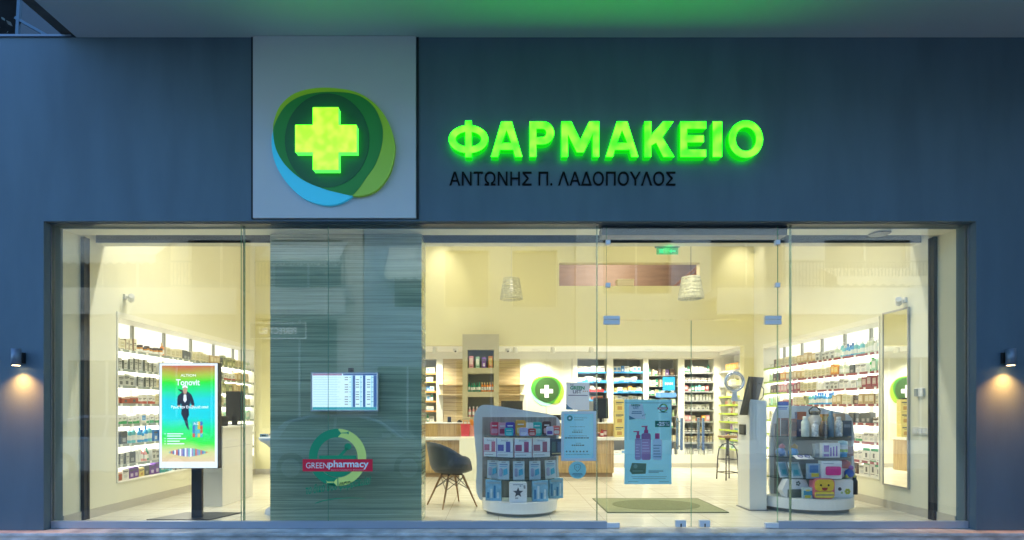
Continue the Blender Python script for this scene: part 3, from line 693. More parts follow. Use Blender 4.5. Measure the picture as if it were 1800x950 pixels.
# parts of the unit that the portrait screen hides stay empty
def hidL(y, z, r):
    d = y - CAM_Y; px = 876 + (XL - .08) / d * F; py = 720 - (z + .06 - CAM_Z) / d * F
    return 292 < px < 384 and 652 < py < 812 or (334 < px and py > 770)
fill_side(XL, -1, NL0, NL1, [
    'cream*2 creamb*3 amber*8 orangeb cream*4 dark*2 cream*5 tan*3 dark olive*4 cream*3 clear*6',
    'silver*9 silver2*8 cream*3 silver2*6 redw*4 tan*5 cream*4',
    'creamb silver2*3 silver*5 cream*2 silver2*6 tan*5 cream*3 olive*4 tan*3',
    'red*3 redw*4 cream*2 wine*2 redw*4 tan*4 clear*4 cream*3 mint*3',
    'greenw*6 bluew greenw*5 silver2*2 dark greenw*5 clear*5 mint*3',
    'tubew*2 dark tubew tealb*2 whiteb blueb*3 tealb blue*2 olive white*2 tealb*3 clear*4',
    'silver*3 dark whiteb*2 pinkb*2 dgreen silver2*4 purple silver2*4 whiteb*4',
    'red white purple*2 yellow dark purple*2 teal*2 tubew*2 silver*2 blue yellow orange tubep*3 mint*3 orange whiteb*3 yellow white*3'],
    'behind the portrait screen', hidL, R(90))
def hidR(y, z, r):
    d = y - CAM_Y; px = 876 + (XR + .08) / d * F; py = 720 - (z + .06 - CAM_Z) / d * F
    return (px < 1350 and py > 700) or (px < 1490 and py > 778)
fill_side(XR, 1, NR0, NR1, [
    'tealb*2 whiteb clear*3 tealb*3 blueb*3 tealb*2 clear*2 silver2*4 tan*5 cream*6 brown wjar*3 orangeb olive*5',
    'clear*2 mint greenb white*2 dark clear*4 orange*2 cream*6 tan*5 orange*2 brown*2 tubeg*4 cream*4 mint*4 yellow*2',
    'wine*4 clear*2 white*3 silver2*3 whiteb*4 cream*4 wine*4 pink*3 brown*2 tubeg*5 yellow*3 ojar*2 olive*3',
    'creamb*2 tan*3 brown cream*2 tan*2 blueb*8 tealb*2 olive cream*3 red*3 tubeg*4 mint*4 olive*5',
    'djar*3 dark*4 silver2*2 cream*3 tan*4 white*4 cream*4',
    'white*3 greenw*4 redw*2 cream*3 greenw*5 white*3',
    'greent*3 white*2 greenw*3 cream*5 greent*3',
    'greent*3 white brown tan greent*2 mint*2 cream*3 dark*2'],
    'beside the mirror', hidR, R(-90))

# mirror, thermostat and the cover plate on the right wall
mi = thing('wall_mirror', 'tall narrow framed mirror on the wall beside the backlit shelves', 'mirror', (XR, 1.0, 0))
ma, mb_ = 6.84 + CAM_Y - 1.0, 7.265 + CAM_Y - 1.0
MB().box(-.022, -.004, ma, mb_, .31, 2.46).build('glass', M_MIRROR, mi)
MB().box(-.028, 0, ma - .018, ma - .001, .29, 2.48).box(-.028, 0, mb_ + .001, mb_ + .018, .29, 2.48).box(-.028, 0, ma, mb_, .29, .309).box(-.028, 0, ma, mb_, 2.461, 2.48).build('frame', mat('mirror_frame', (.45, .42, .36), .4), mi)
th = thing('thermostat', 'grey and white thermostat box on the wall near the black rail', 'thermostat', (XR, 6.66 + CAM_Y, az(690, 6.66 + CAM_Y)))
MB().box(-.03, 0, -.075, .06, -.05, .05).build('body', mat('plastic_white', (.72, .73, .72), .4), th, bevel=.005)
MB().box(-.036, -.0301, .0, .052, -.042, .042).build('display', mat('plastic_grey', (.30, .34, .36), .3), th)
sp = thing('switch_plate', 'long pale switch plate on the wall below the thermostat', 'switch', (XR, 6.62 + CAM_Y, az(758, 6.62 + CAM_Y)))
MB().box(-.014, 0, -.17, .16, -.045, .045).build('plate', mat('plate_cream', (.66, .66, .60), .4), sp, bevel=.004)
for i in range(4): MB().box(-.020, -.0141, -.14 + i * .07, -.08 + i * .07, -.025, .025).build('switch', mat('plastic_white', (.72, .73, .72), .4), sp)
for x, s, y, pz, wd in ((XL, 1, 6.85 + CAM_Y + .3, 522, 'above the backlit shelves behind the portrait screen'), (XR, -1, 6.9 + CAM_Y, 528, 'above the tall narrow mirror')):
    c_ = thing('security_camera', 'small white security camera on the wall ' + wd, 'camera', (x, y, az(pz, y)), 0, 'security cameras on the side walls')
    MB().box(min(0, s * .03), max(0, s * .03), -.03, .03, -.03, .03).tube([(s * .03, 0, 0), (s * .07, 0, -.01)], .012).build('bracket', M_WHITE, c_)
    b_ = MB().lathe([(.032, -.07), (.036, -.06), (.036, .06), (.03, .07)], 14).build('body', M_WHITE, c_, loc=(s * .10, -.02, -.02), rot=(R(75), 0, R(s * 35)))
    MB().lathe([(0, -.073), (.024, -.071)], 12).build('lens', M_BLACK, b_)

# ------------------------------------------------------------------ back wall: medicine bays, slatted panels, doors with logo
def bz(py): return az(py, YSF)
def bX(px): return ax(px, YSF)
ZBT = bz(631); ZB0 = bz(800)
bays = thing('medicine_shelving', 'built-in cream medicine shelving along the back wall', 'shelving', (0, YSF, 0))
q = MB()
for a, c_ in ((767, 778.5), (1006, 1015), (1067, 1078), (1131, 1140), (1192, 1203), (1255, 1268)): q.box(bX(a), bX(c_), -.004, .38, 0, ZBT)
q.box(bX(740), bX(1268), -.006, .38, ZBT, ZC - .002)
for a, c_ in ((740, 767), (1015, 1067), (1078, 1131), (1140, 1192), (1203, 1255)): q.box(bX(a) + .001, bX(c_) - .001, 0, .38, .0, ZB0)
q.build('carcass', M_WHITEW, bays)
MB().box(bX(740), bX(767), .33, .37, ZB0, ZBT).box(bX(1016), bX(1255), .33, .37, ZB0, ZBT).build('back_panel', mat('bay_back', (.36, .36, .33), .6), bays)
MB().box(bX(913), bX(1268), -.018, -.007, 0, .09).build('plinth', M_SKIRT, bays)
def bay(px0, px1, ys, M_, edge, rows, who, tilt=0):
    zs = [bz(y) for y in ys]
    for z in zs:
        sh = MB().box(bX(px0) + .003, bX(px1) - .003, .01, .325, z - .016, z).build('shelf', M_, bays)
        if edge: MB().box(bX(px0) + .003, bX(px1) - .003, .0, .009, z - .03, z + .004).build('edge_strip', edge, sh)
    for r, seq in enumerate(rows):
        x = bX(px0) + .012; seq = run(seq); i = 0; n = 0
        zt = (zs + [ZB0])[r]; above = ([ZBT] + zs)[r] - zt
        while True:
            k = seq[i % len(seq)]; i += 1; wd = K[k][3] * rnd.uniform(.9, 1.05)
            if x + wd > bX(px1) - .01: break
            n += 1; hh = min(1.1, max(.5, (above - .035) / K[k][5])) * rnd.uniform(.86, 1.0)
            hh = min(hh, 1.35)
            product(k, (x + wd / 2, YSF + .06 + rnd.uniform(0, .03), zt + .001), R(rnd.uniform(-4, 4)), '%s along, %s row of %s' % (ORD[n - 1], (SHORD[:7] + ['eighth'])[r] if r < len(zs) else 'lowest', who), 'packs in ' + who, sw=wd / K[k][3], sh=hh, name='medicine_box')
            x += wd + rnd.choice([.003, .006, .015])
M_SGL = mat('shelf_grey', (.30, .30, .28), .4)
ED_B = mat('edge_blue', (.05, .28, .62), .4); ED_R = mat('edge_red', (.62, .05, .05), .4)
bay(748, 767, [656, 671, 688, 705, 722, 742], M_WHITEW, mat('edge_orange', (.70, .33, .10), .4), ['bluew white', 'wide', 'blue bluew', 'bluew tealb', 'wide', 'dgreen white', 'yellow brown'], 'the narrow bay by the pillar')
bay(1015, 1067, [654, 672, 688, 703], M_SGL, ED_B, ['white*2 bluew white*2', 'wide bluew white wide', 'wide white redw wide', 'red wide red', 'dark redb red redb'], 'the first medicine bay')
bay(1078, 1131, [654, 672, 690, 706, 741, 770], M_SGL, ED_B, ['bluew*2 blue white greenw', 'wide cream wide white', 'yellow white yellow orange', 'cream white greenw*2', 'yellow cream', 'tan redw yellow*2', 'wide bluew'], 'the second medicine bay')
bay(1140, 1192, [660, 679, 695, 712, 732, 752, 776], M_SGL, None, ['dgreen creamb greenw brown creamb purple brown', 'creamb cream dgreen creamb', 'dgreen greenw cream', 'creamb mint cream', 'greenw dgreen tubeg', 'white greenw', 'creamb cream', 'whiteb tubew'], 'the toothpaste bay')
bay(1203, 1255, [655, 671, 688, 704, 721, 741, 760, 778], M_SGL, mat('edge_steel', (.42, .43, .45), .3, metal=.5), ['greenw dgreen whiteb white*2', 'djar*5', 'wine djar dgreen tealb*2 greenw', 'silver*5', 'silver2*4', 'pink*2 cream red orange', 'djar*4 yellow', 'creamb*5', 'whiteb*3 white'], 'the cosmetics bay')
# blue signs on the bays
tag(MB().box(-.13, .13, -.012, 0, -.145, .145).text('MAM', -.085, .085, -.03, .03, -.0135, mi=1, bold=.02).build('brand_sign', [mat('sign_blue', (.02, .30, .68), .4), M_PAPER], loc=(bX(1175), YSF - .02, bz(675)), bevel=.0), 'square bright blue sign with white letters on the toothpaste bay', 'sign')
tag(MB().box(-.22, .22, -.012, 0, -.05, .05).build('shelf_banner', mat('banner_blue', (.10, .25, .55), .4), loc=(bX(1170), YSF - .02, bz(695))), 'dull blue shelf banner under the square blue sign', 'sign')
for px, py, w_ in ((1045, 671, 'the first medicine bay'), (1108, 671, 'the second medicine bay, upper one'), (1106, 689, 'the second medicine bay, middle one'), (1100, 705, 'the second medicine bay, lower one')):
    tag(MB().box(-.26, .26, -.01, 0, -.026, .026).lathe([(0, -.001), (.04, .0)], 14, (0, 0, 0), 1).text('pharmacy', -.14, .12, -.012, .014, -.0115, mi=1).build('shelf_label', [ED_B, M_PAPER], loc=(bX(px), YSF - .012, bz(py))), 'blue printed shelf label on ' + w_, 'label', 'blue shelf labels')
tag(MB().box(-.22, .22, -.01, 0, -.028, .028).build('shelf_label', ED_R, loc=(bX(1043), YSF - .012, bz(687))), 'bright red shelf label on the first medicine bay', 'label')

# side shelf with lime edges
sx = OX1
sb = thing('side_shelving', 'cream side shelving with lime green shelf edges facing the counter', 'shelving', (sx, 5.6, 0))
MB().box(.32, .36, -.44, .62, .10, 2.42).box(0, .36, -.46, -.44, .1, 2.42).box(0, .36, .62, .64, .1, 2.42).box(-.002, .36, -.46, .64, 2.42, ZC - .002).box(0, .36, -.46, .64, 0, .1).build('carcass', M_WHITEW, sb)
SL = [2.05, 1.74, 1.52, 1.35, 1.17, 1.0, .83, .64, .45]
for z in SL: 
    s_ = MB().box(.005, .315, -.435, .615, z - .018, z).build('shelf', M_WHITEW, sb)
    MB().box(-.008, .004, -.435, .615, z - .03, z + .004).build('edge_strip', M_EDGEL if z < 1.6 else M_SGL, s_)
for r, seq in enumerate(['tan*2 orange*8', 'cream yellow*2 olive*3', 'ojar cream*2 wjar*2 tubeg', 'red tubeg*2 cream', 'wine whiteb*4 cream', 'greenw white*5', 'whiteb purple tubew*4', 'dgreen yellow purple white*3', 'mint white*3 tubew']):
    y = 5.6 - .42; sq = run(seq)
    for i in range(9):
        k = sq[i % len(sq)]; wd = K[k][3]
        if y + wd > 6.2: break
        product(k, (sx + .09, y + wd / 2, SL[r] + .001), R(-90), '%s along, %s shelf of lime edged side shelving' % (ORD[i], (SHORD[:7] + ['eighth', 'lowest'])[r]), 'packs on the side shelving', sh=.95 if r else 1.15, name='medicine_box')
        y += wd + .012

# slatted oak panels either side of the niche column
for a, c_, wd in ((779, 813, 'left of the niche column'), (877, 912, 'right of the niche column')):
    t = thing('slatted_panel', 'pale oak slatted wall panel ' + wd, 'wall panel', (bX((a + c_) / 2), YSF + .02, 0), 0, 'slatted oak panels')
    h = (bX(c_ + 12) - bX(a - 12)) / 2 if a > 800 else (bX(c_ + 20) - bX(a)) / 2
    q = MB(); zz = .9
    while zz < ZBT - .01:
        q.box(-h, h, 0, .022, zz, min(zz + .078, ZBT)); zz += .084
    q.build('slats', M_WOODH, t)
    MB().box(-h, h, .023, .04, .6, ZBT).build('backing', mat('slat_gap', (.20, .13, .06), .7), t)
    s_ = MB().box(-h + .02, h - .02, -.14, -.001, bz(676) - .012, bz(676)).box(-h + .02, h - .02, -.14, -.001, bz(694) - .012, bz(694)).build('shelf', M_WOODH, t)
dc = thing('cabinet_doors', 'plain cream double cabinet doors carrying the round cross logo', 'cabinet', (bX(959), YSF, 0))
for a, c_ in ((914, 959.6), (960.4, 1005)): MB().box(bX(a) - bX(959), bX(c_) - bX(959), .0, .03, .09, ZBT).build('door', mat('door_cream', (.78, .76, .62), .4), dc)
lg2 = thing('round_logo', 'round green cross logo on the cream cabinet doors', 'logo', (bX(962), YSF, bz(688)))
sc_ = .36
def sc2(pts): return [((x - 370) / 258 * sc_ , -(y - 612) / 244 * sc_ * .9) for x, y in pts]
B2 = smooth_loop(sc2([(119, 545), (150, 440), (210, 390), (300, 368), (400, 371), (480, 391), (550, 440), (600, 510), (627, 600), (622, 670), (602, 730), (560, 787), (510, 813), (455, 818), (395, 806), (325, 787), (240, 750), (170, 690), (130, 620)]), 3)
A2 = smooth_loop(sc2([(112, 590), (118, 650), (140, 710), (185, 775), (250, 830), (330, 855), (390, 850), (440, 825), (475, 790), (510, 740), (545, 690), (570, 620), (578, 560), (570, 510), (545, 455), (505, 415), (450, 392), (380, 385), (300, 388), (230, 405), (175, 440), (140, 490), (120, 540)]), 3)
C2 = clip_poly(sc2([(365 + 185 * math.cos(R(a)), 590 + 200 * math.sin(R(a))) for a in range(0, 360, 8)]), B2)
MB().prism(A2, -.006, -.001).build('cyan_disc', mat('print_mint', (.35, .72, .62), .5), lg2)
MB().prism(B2, -.009, -.002).build('lime_disc', mat('print_lime', (.28, .48, .03), .5), lg2)
MB().prism(clip_poly(A2, B2), -.012, -.003).build('green_disc', mat('print_green', (.05, .27, .03), .5), lg2)
MB().prism(C2, -.015, -.004).build('dark_green_disc', mat('print_dark', (.03, .09, .02), .5), lg2)
MB().box(-.15, .12, -.021, -.016, -.045, .045).box(-.06, .03, -.0212, -.0158, -.14, -.0452).box(-.06, .03, -.0212, -.0158, .0452, .13).build('cross', M_PAPER, lg2)

# niche column
YC0 = 4.76
cx0, cx1 = ax(813, YC0), ax(877, YC0); cw = (cx1 - cx0) / 2; ccx = (cx0 + cx1) / 2
col_ = thing('niche_column', 'khaki column with three display niches behind the counter', 'column', (ccx, YC0, 0))
zt = az(588, YC0); nz_ = [(az(647, YC0), az(615, YC0)), (az(689, YC0), az(657, YC0)), (az(733, YC0), az(698, YC0))]
nx = ax(822, YC0) - ccx, ax(868, YC0) - ccx
M_KHAKI = mat('column_khaki', (.46, .42, .27), .6, var=.03)
q = MB().box(-cw, nx[0], 0, .60, 0, zt).box(nx[1], cw, 0, .60, 0, zt).box(nx[0], nx[1], .24, .60, 0, zt)
prev = zt
for z0, z1 in nz_: q.box(nx[0], nx[1], 0, .24, z1, prev); prev = z0
q.box(nx[0], nx[1], 0, .24, 0, prev)
q.build('body', M_KHAKI, col_)
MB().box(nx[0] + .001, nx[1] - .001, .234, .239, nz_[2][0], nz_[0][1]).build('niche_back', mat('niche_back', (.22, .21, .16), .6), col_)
for r, seq in enumerate(['pink mint purple orange', 'dgreen dgreen dgreen dgreen dgreen orangeb orangeb orangeb orangeb orangeb', 'pinkb pinkb pinkb pinkb redb redb pinkb']):
    sq = seq.split(); st_ = (nx[1] - nx[0]) / len(sq)
    for i, k in enumerate(sq):
        product(k, (ccx + nx[0] + st_ * (i + .5), YC0 + .07 + (i % 2) * .03, nz_[r][0] + .001), R(rnd.uniform(-6, 6)), '%s from the pillar, in the %s niche of the khaki column' % (ORD[i], ['top', 'middle', 'bottom'][r]), 'products in the column niches', sw=min(1.0, st_ * .92 / K[k][3]) if r else 1.0, sh=(1.7 if r == 0 else 1.18) * rnd.uniform(.93, 1.05))

# ------------------------------------------------------------------ counter
ct = thing('service_counter', 'long oak fronted service counter with a white top', 'counter', (0, 4.46, 0))
YK = 4.46
kx0, kx1 = -2.6, ax(1079, YK)
zsl = az(774, YK), az(769, YK)
MB().box(kx0, kx1, .0, .05, .08, zsl[0] - .001).build('front_panel', M_WOODV, ct)
MB().box(kx0 + .05, kx1 - .02, .03, .08, 0, .08).build('toe_kick', mat('kick_brown', (.30, .20, .10), .6), ct)
MB().box(kx1 - .05, kx1, .051, .6, .08, zsl[0] - .001).build('end_panel', M_WOODV, ct)
MB().box(kx0, ax(1100, YK), -.06, .34, zsl[0], zsl[1]).build('worktop', M_WHITE, ct, bevel=.004)
zu = az(745, YK + .3)
MB().box(kx0, ax(1078, YK + .26), .26, .30, zsl[1] + .001, zu).build('upper_front', M_WOODV, ct)
MB().box(kx0, ax(1080, YK + .26), .24, .62, zu, zu + .025).build('upper_top', M_WHITE, ct, bevel=.003)
dp_ = tag(MB().prism([(-.68, 0), (.42, 0), (.36, .725), (-.68, .725)], 0, .04).box(-.68, .36, .0, .52, .726, .755).build('customer_desk', mat('desk_cream', (.80, .77, .60), .4), loc=(0, 3.90, 0)), 'cream desk panel standing against the oak counter behind the shell chair', 'desk')
# things on the counter
def monitor(px, py, Y, wpx, hpx, label, tilt=8, rz=0):
    wd = wpx * (Y - CAM_Y) / F; h = hpx * (Y - CAM_Y) / F; p = at(px, py, Y)
    t = thing('monitor', label, 'monitor', p, rz)
    MB().box(-wd / 2, wd / 2, -.012, .02, -h / 2, h / 2).box(-wd / 2 + .012, wd / 2 - .012, -.014, -.0121, -h / 2 + .012, h / 2 - .012, 1).build('screen', [M_BLACK, mat('screen_off', (.02, .022, .025), .15)], t, rot=(R(-tilt), 0, 0))
    MB().box(-.025, .025, .0, .03, -h / 2 - .12, -h / 2 + .02).box(-.10, .10, -.07, .09, -h / 2 - .135, -h / 2 - .121).build('stand', M_BLACK, t)
    return t
monitor(900, 715, 4.85, 38, 20, 'dark monitor on the counter above the curved display stand', 14)
monitor(974, 734, 4.85, 24, 9, 'low dark screen on the counter below the round cross logo', 30)
monitor(1056, 718, 4.86, 26, 36, 'tall dark screen on the counter behind the white framed notice', 6)
ph = thing('card_terminal', 'small black card terminal on the counter beside the niche column', 'terminal', at(790, 744, 4.83))
MB().box(-.05, .05, -.04, .04, 0, .02).box(-.035, .035, -.02, .01, .02, .12).build('body', M_BLACK, ph, bevel=.008)
tag(MB().box(-.045, .045, -.03, .03, 0, .045).tube([(-.03, 0, .045), (.02, -.01, .06)], .01).build('tape_dispenser', M_BLACK, loc=at(808, 744, 4.80), bevel=.006), 'little black desk tool on the counter against the niche column', 'desk tool')
rd = thing('gift_bag', 'red gift bag standing on the white worktop', 'bag', at(818, 769, 4.50)); rd.location.z = zsl[1] + .001
MB().prism([(-.07, 0), (.07, 0), (.085, .24), (-.085, .24)], -.05, .05).build('bag_body', mat('bag_red', (.62, .06, .08), .5, var=.2), rd)
MB().tube([(-.04, 0, .24), (-.03, 0, .31), (.03, 0, .31), (.04, 0, .24)], .006).build('handle', mat('bag_orange', (.75, .3, .05), .6), rd)
rd = thing('gift_bag', 'coral gift bag with orange tissue beside the curved display stand', 'bag', at(832, 769, 4.55)); rd.location.z = zsl[1] + .001
MB().prism([(-.06, 0), (.06, 0), (.07, .21), (-.07, .21)], -.05, .05).build('bag_body', mat('bag_coral', (.75, .32, .24), .5, var=.2), rd)
q = MB()
for i in range(9): q.bar((rnd.uniform(-.04, .04), rnd.uniform(-.03, .03), .2), (rnd.uniform(-.07, .07), rnd.uniform(-.04, .04), rnd.uniform(.25, .33)), .03, .004)
q.build('tissue', mat('bag_orange', (.75, .3, .05), .6), rd)
for i, k in enumerate(['redb', 'red', 'redb', 'wine']):
    product(k, (ax(1046 + i * 6, 4.62), 4.62 + (i % 2) * .05, zsl[1] + .001), 0, ['nearest the tall dark screen', 'amid the red group', 'in front of the red group', 'at the end of the red group'][i] + ' on the worktop', 'red packs on the worktop')
for i in range(3):
    o = product('yellow', (ax(1088, 4.60), 4.60, zsl[1] + .001 + i * .235), R(3 * i - 3), 'in the pile at the end of the worktop, ' + ['lowest', 'middle', 'topmost'][i], 'yellow packs piled on the worktop', sw=2.0, sh=2.3)
# striped stone pillar
px0, px1 = ax(475, .27), ax(741, .27)
stn = tag(MB().box(px0, px1, .27, .62, .0, ZT - .001).build('stone_pillar', M_STONE), 'broad grey green pillar clad in horizontally striped stone', 'pillar')

# ------------------------------------------------------------------ curved display stands
M_STAND = mat('stand_blue_grey', (.74, .78, .80), .45)
M_STWH = mat('stand_white', (.74, .76, .76), .35)
M_GEDGE = mat('glass_shelf_edge', (.03, .07, .07), .2)
def half_ellipse(cx, yb, rx, ry, n=28): return [(cx + rx * math.cos(R(180 + 180 * i / n)), yb + ry * math.sin(R(180 + 180 * i / n))) for i in range(n + 1)]
def stand(label, cx, yb, rx, ry, zb, outline, zs, px_panel, ztop, panel_m):
    t = thing('display_stand', label, 'display stand', (cx, yb, 0))
    MB().prism(half_ellipse(0, 0, rx, ry), zb[0], zb[1], axis='z', smooth=False).build('base', M_STWH, t, bevel=.006)
    MB().prism(half_ellipse(0, -.02, rx * .88, ry * .84), .0, zb[0] - .001, axis='z').build('plinth', mat('plinth_grey', (.18, .19, .19), .5), t)
    MB().prism([(p.x - cx, p.z) for p in (at(x, y, yb + .03) for x, y in smooth_loop(outline, 4))], .012, .045).build('back_board', M_STAND, t)
    a, c_ = ax(px_panel[0], yb) - cx, ax(px_panel[1], yb) - cx
    MB().box(a, c_, -.012, .011, zb[1] + .001, ztop).build('slat_board', panel_m, t)
    for z in zs:
        MB().prism(half_ellipse(0, -.014, rx * .95, ry * .78), z - .008, z, 0, axis='z', side=1).build('glass_shelf', [M_CLEAR, M_GEDGE], t)
    return t
GL = dict(cx=.262, yb=.98, rx=.46, ry=.47)
stand('curved white display stand with grey back board beside the shell chair', **GL, zb=(.04, .168), zs=(.94, .686, .42), ztop=1.155, px_panel=(848, 978), panel_m=M_SLATE,
      outline=[(843, 878), (838, 810), (833, 755), (834, 730), (842, 716), (857, 712), (905, 719), (978, 733), (982, 765), (981, 820), (981, 878), (910, 879)])
GR = dict(cx=3.885, yb=1.20, rx=.565, ry=.50)
stand('wide curved white display stand full of children goods beside the tablet kiosk', **GR, zb=(.05, .178), zs=(.92, .668, .414), ztop=1.07, px_panel=(1361, 1496), panel_m=mat('board_grey_brown', (.34, .32, .30), .5),
      outline=[(1360, 878), (1352, 820), (1354, 755), (1361, 722), (1372, 715), (1420, 714), (1460, 722), (1496, 736), (1499, 800), (1498, 878), (1430, 879)])
def curveY(G, x, k=.70):
    u = max(-.97, min(.97, (x - G['cx']) / (G['rx'] * .95))); return G['yb'] - .014 - G['ry'] * .78 * k * math.sqrt(1 - u * u)
def spot(G, px0, px1, z, k=.7):
    x = ax((px0 + px1) / 2, G['yb'] - .25); Y = curveY(G, x, k); x = ax((px0 + px1) / 2, Y)
    return Vector((x, Y, z)), (px1 - px0) * (Y - CAM_Y) / F
def pk(c): return mat('goods_%02d_%02d_%02d' % tuple(int(v * 99) for v in c), c, .35, var=.10, vscale=18)
# toiletry packs on the top shelf of the left stand
soft = [(862, 877, .155, (.62, .05, .10), (.75, .35, .45), 'red and pink toiletry pack, outermost on the top shelf of the chair-side stand', 0), (876, 890, .150, (.72, .35, .45), (.45, .05, .12), 'pink toiletry pack beside the red and pink one on the top shelf', 0),
        (889, 905, .155, (.10, .06, .38), (.30, .30, .65), 'violet blue toiletry pack behind the small teal pack on the top shelf', 0), (887, 902, .090, (.02, .45, .48), (.2, .6, .6), 'small teal pack in front of the violet blue pack on the top shelf', 1),
        (906, 924, .180, (.72, .36, .06), (.75, .6, .35), 'orange lion shaped pouch standing highest on the top shelf', 0), (913, 928, .095, (.50, .45, .72), (.72, .68, .8), 'lavender pack in front of the orange pouch on the top shelf', 1),
        (925, 937, .150, (.70, .74, .76), (.04, .08, .12), 'white pack with black top right of the orange pouch on the top shelf', 0), (936, 952, .155, (.03, .46, .42), (.35, .68, .62), 'large sea green pack on the top shelf of the chair-side stand', 0),
        (929, 942, .085, (.55, .06, .05), (.72, .4, .35), 'small red pack in front of the sea green pack on the top shelf', 1), (953, 968, .165, (.10, .05, .05), (.70, .42, .48), 'dark brown pouch with pink base on the top shelf near the white notice', 0),
        (960, 973, .105, (.66, .62, .76), (.18, .10, .38), 'pale lilac pack with purple marks in front of the dark pouch', 1), (972, 984, .110, (.68, .16, .16), (.76, .72, .72), 'red and white striped pack, outermost towards the white notice', 1)]
for a, c_, h, c1, c2, lab, fr_ in soft:
    p, wd = spot(GL, a, c_, .941, .92 if fr_ else .45)
    q = MB().prism(rrect(-wd / 2, wd / 2, 0, h, min(wd, h) * .18, 3), -.022, .022, 0).prism(rrect(-wd * .36, wd * .36, h * .12, h * .5, .012, 3), -.0245, -.0215, 1).lathe([(0, -.001), (wd * .18, 0)], 14, (0, 0, 0), 2)
    q.box(-wd * .3, wd * .3, -.0242, -.0215, h * .68, h * .76, 2)
    tag(q.build('toiletry_pack', [pk(c1), pk(c2), pk((.75, .75, .75))], loc=p, rot=(0, 0, R(rnd.uniform(-8, 8))), bevel=.003), lab, 'pack', 'toiletry packs on the chair-side stand')
for i, (a, c_, pr) in enumerate([(853, 873, (.55, .16, .22)), (873, 902, (.12, .10, .38)), (903, 934, (.38, .05, .14)), (934, 966, (.34, .10, .14))]):
    p, wd = spot(GL, a, c_, .687, .72); h = .222
    if i == 0: wd *= 1.3
    q = MB().box(-wd / 2, wd / 2, -.03, .03, 0, h).box(-wd * .42, -.01, -.0318, -.0295, .07, .145, 1).box(wd * .08, wd * .34, -.0318, -.0295, .06, .18, 1).box(-wd / 2, wd / 2, -.0312, -.0295, .055, .060, 1).box(-wd / 2, -wd / 2 + .008, -.0312, -.0295, 0, h, 1)
    q.textw('Skincare', 0, .185, .018, -.0315, maxw=wd * .7, center=True, mi=2)
    q.box(-wd * .4, wd * .2, -.0312, -.0295, .02, .026, 2)
    tag(q.build('gift_box', [M_PAPER, pk(pr), pk((.2, .2, .25))], loc=p, rot=(0, 0, R((p.x - .26) * 40)), bevel=.002), 'white gift box with %s tubes printed on it, second shelf of the curved stand' % ['rose', 'indigo', 'crimson', 'plum'][i], 'gift box', 'white gift boxes on the curved stand')
p, wd = spot(GL, 967, 985, .687, .6)
q = MB().box(-.075, .075, -.03, .03, 0, .205).box(-.06, -.01, -.032, -.0295, .05, .17, 1).box(.015, .06, -.032, -.0295, .05, .17, 2).box(-.06, .06, -.032, -.0295, .02, .035, 3)
tag(q.build('gift_box', [pk((.015, .02, .03)), pk((.05, .1, .08)), pk((.05, .08, .16)), pk((.5, .42, .2))], loc=p, rot=(0, 0, R(22)), bevel=.002), 'black gift box at the end of the second shelf of the curved stand', 'gift box')
for i, (a, c_) in enumerate([(858, 874), (875, 895), (901, 923), (930, 951), (957, 979)]):
    p, wd = spot(GL, a, c_, .421, .74 if i else .5); wd = .135; h = .215
    q = MB().box(-wd / 2, wd / 2, -.006, .006, 0, h).prism(rrect(-.05, -.015, .03, .13, .015, 3), -.018, -.006, 1).prism([(.0, .04), (.05, .06), (.045, .13), (.0, .11)], -.016, -.006, 2).box(-wd * .36, wd * .36, -.0075, -.0055, .165, .18, 3).box(-.025, .025, -.0075, -.0055, .198, .203, 4).box(-wd * .36, wd * .3, -.0075, -.0055, .145, .152, 2)
    tag(q.build('blister_pack', [mat('pack_pale_blue', (.62, .70, .74), .35), pk((.40, .40, .55)), pk((.10, .45, .62)), pk((.25, .35, .5)), M_BLACK], loc=p, rot=(R(-6), 0, R((p.x - .26) * 30))), 'pale blue blister pack on the third shelf, ' + ['partly behind the next one', 'overlapping the pack behind it', 'above the star printed pack', 'between the star pack and the notice', 'nearest to the white notice'][i], 'blister pack', 'pale blue blister packs')
for i, (a, c_) in enumerate([(854, 882), (935, 963), (964, 989)]):
    p, wd = spot(GL, a, c_, .169, .95 if i != 2 else .6); h = .245
    q = MB().box(-wd / 2, wd / 2, -.03, .03, 0, h)
    for k in range(4): q.box(-wd * .4 + k * wd * .21, -wd * .27 + k * wd * .21, -.033, -.029, .03, .10 + .04 * ((k + i) % 3), 1 + k % 2)
    q.box(-wd * .4, wd * .4, -.032, -.029, .20, .222, 3)
    tag(q.build('baby_care_box', [mat('pack_sky_blue', (.22, .45, .62), .35, var=.25, vscale=14), pk((.03, .20, .42)), pk((.55, .68, .75)), pk((.3, .42, .5))], loc=p, rot=(0, 0, R((p.x - .26) * 30)), bevel=.002), 'sky blue care box on the stand base, ' + ['left of the star printed pack', 'right of the star printed pack', 'at the end towards the white notice'][i], 'box', 'sky blue care boxes')
p, wd = spot(GL, 895, 926, .169, 1.0)
star = [((.062 if i % 2 == 0 else .027) * math.sin(R(36 * i)), .115 + (.062 if i % 2 == 0 else .027) * math.cos(R(36 * i))) for i in range(10)]
q = MB().prism(rrect(-wd / 2, wd / 2, 0, .235, .02, 4), -.035, .035).prism(star, -.038, -.034, 1).box(-.06, .06, -.037, -.034, .2, .214, 2)
for i in range(7): q.prism(arc(rnd.uniform(-.08, .08), rnd.choice([.03, .05, .19, .17]), .011, 0, 330, 8), -.0365, -.034, 2)
tag(q.build('star_pack', [M_PAPER, pk((.08, .09, .11)), pk((.4, .45, .5))], loc=p, bevel=.006), 'white soft pack printed with a dark star on the stand base', 'pack')

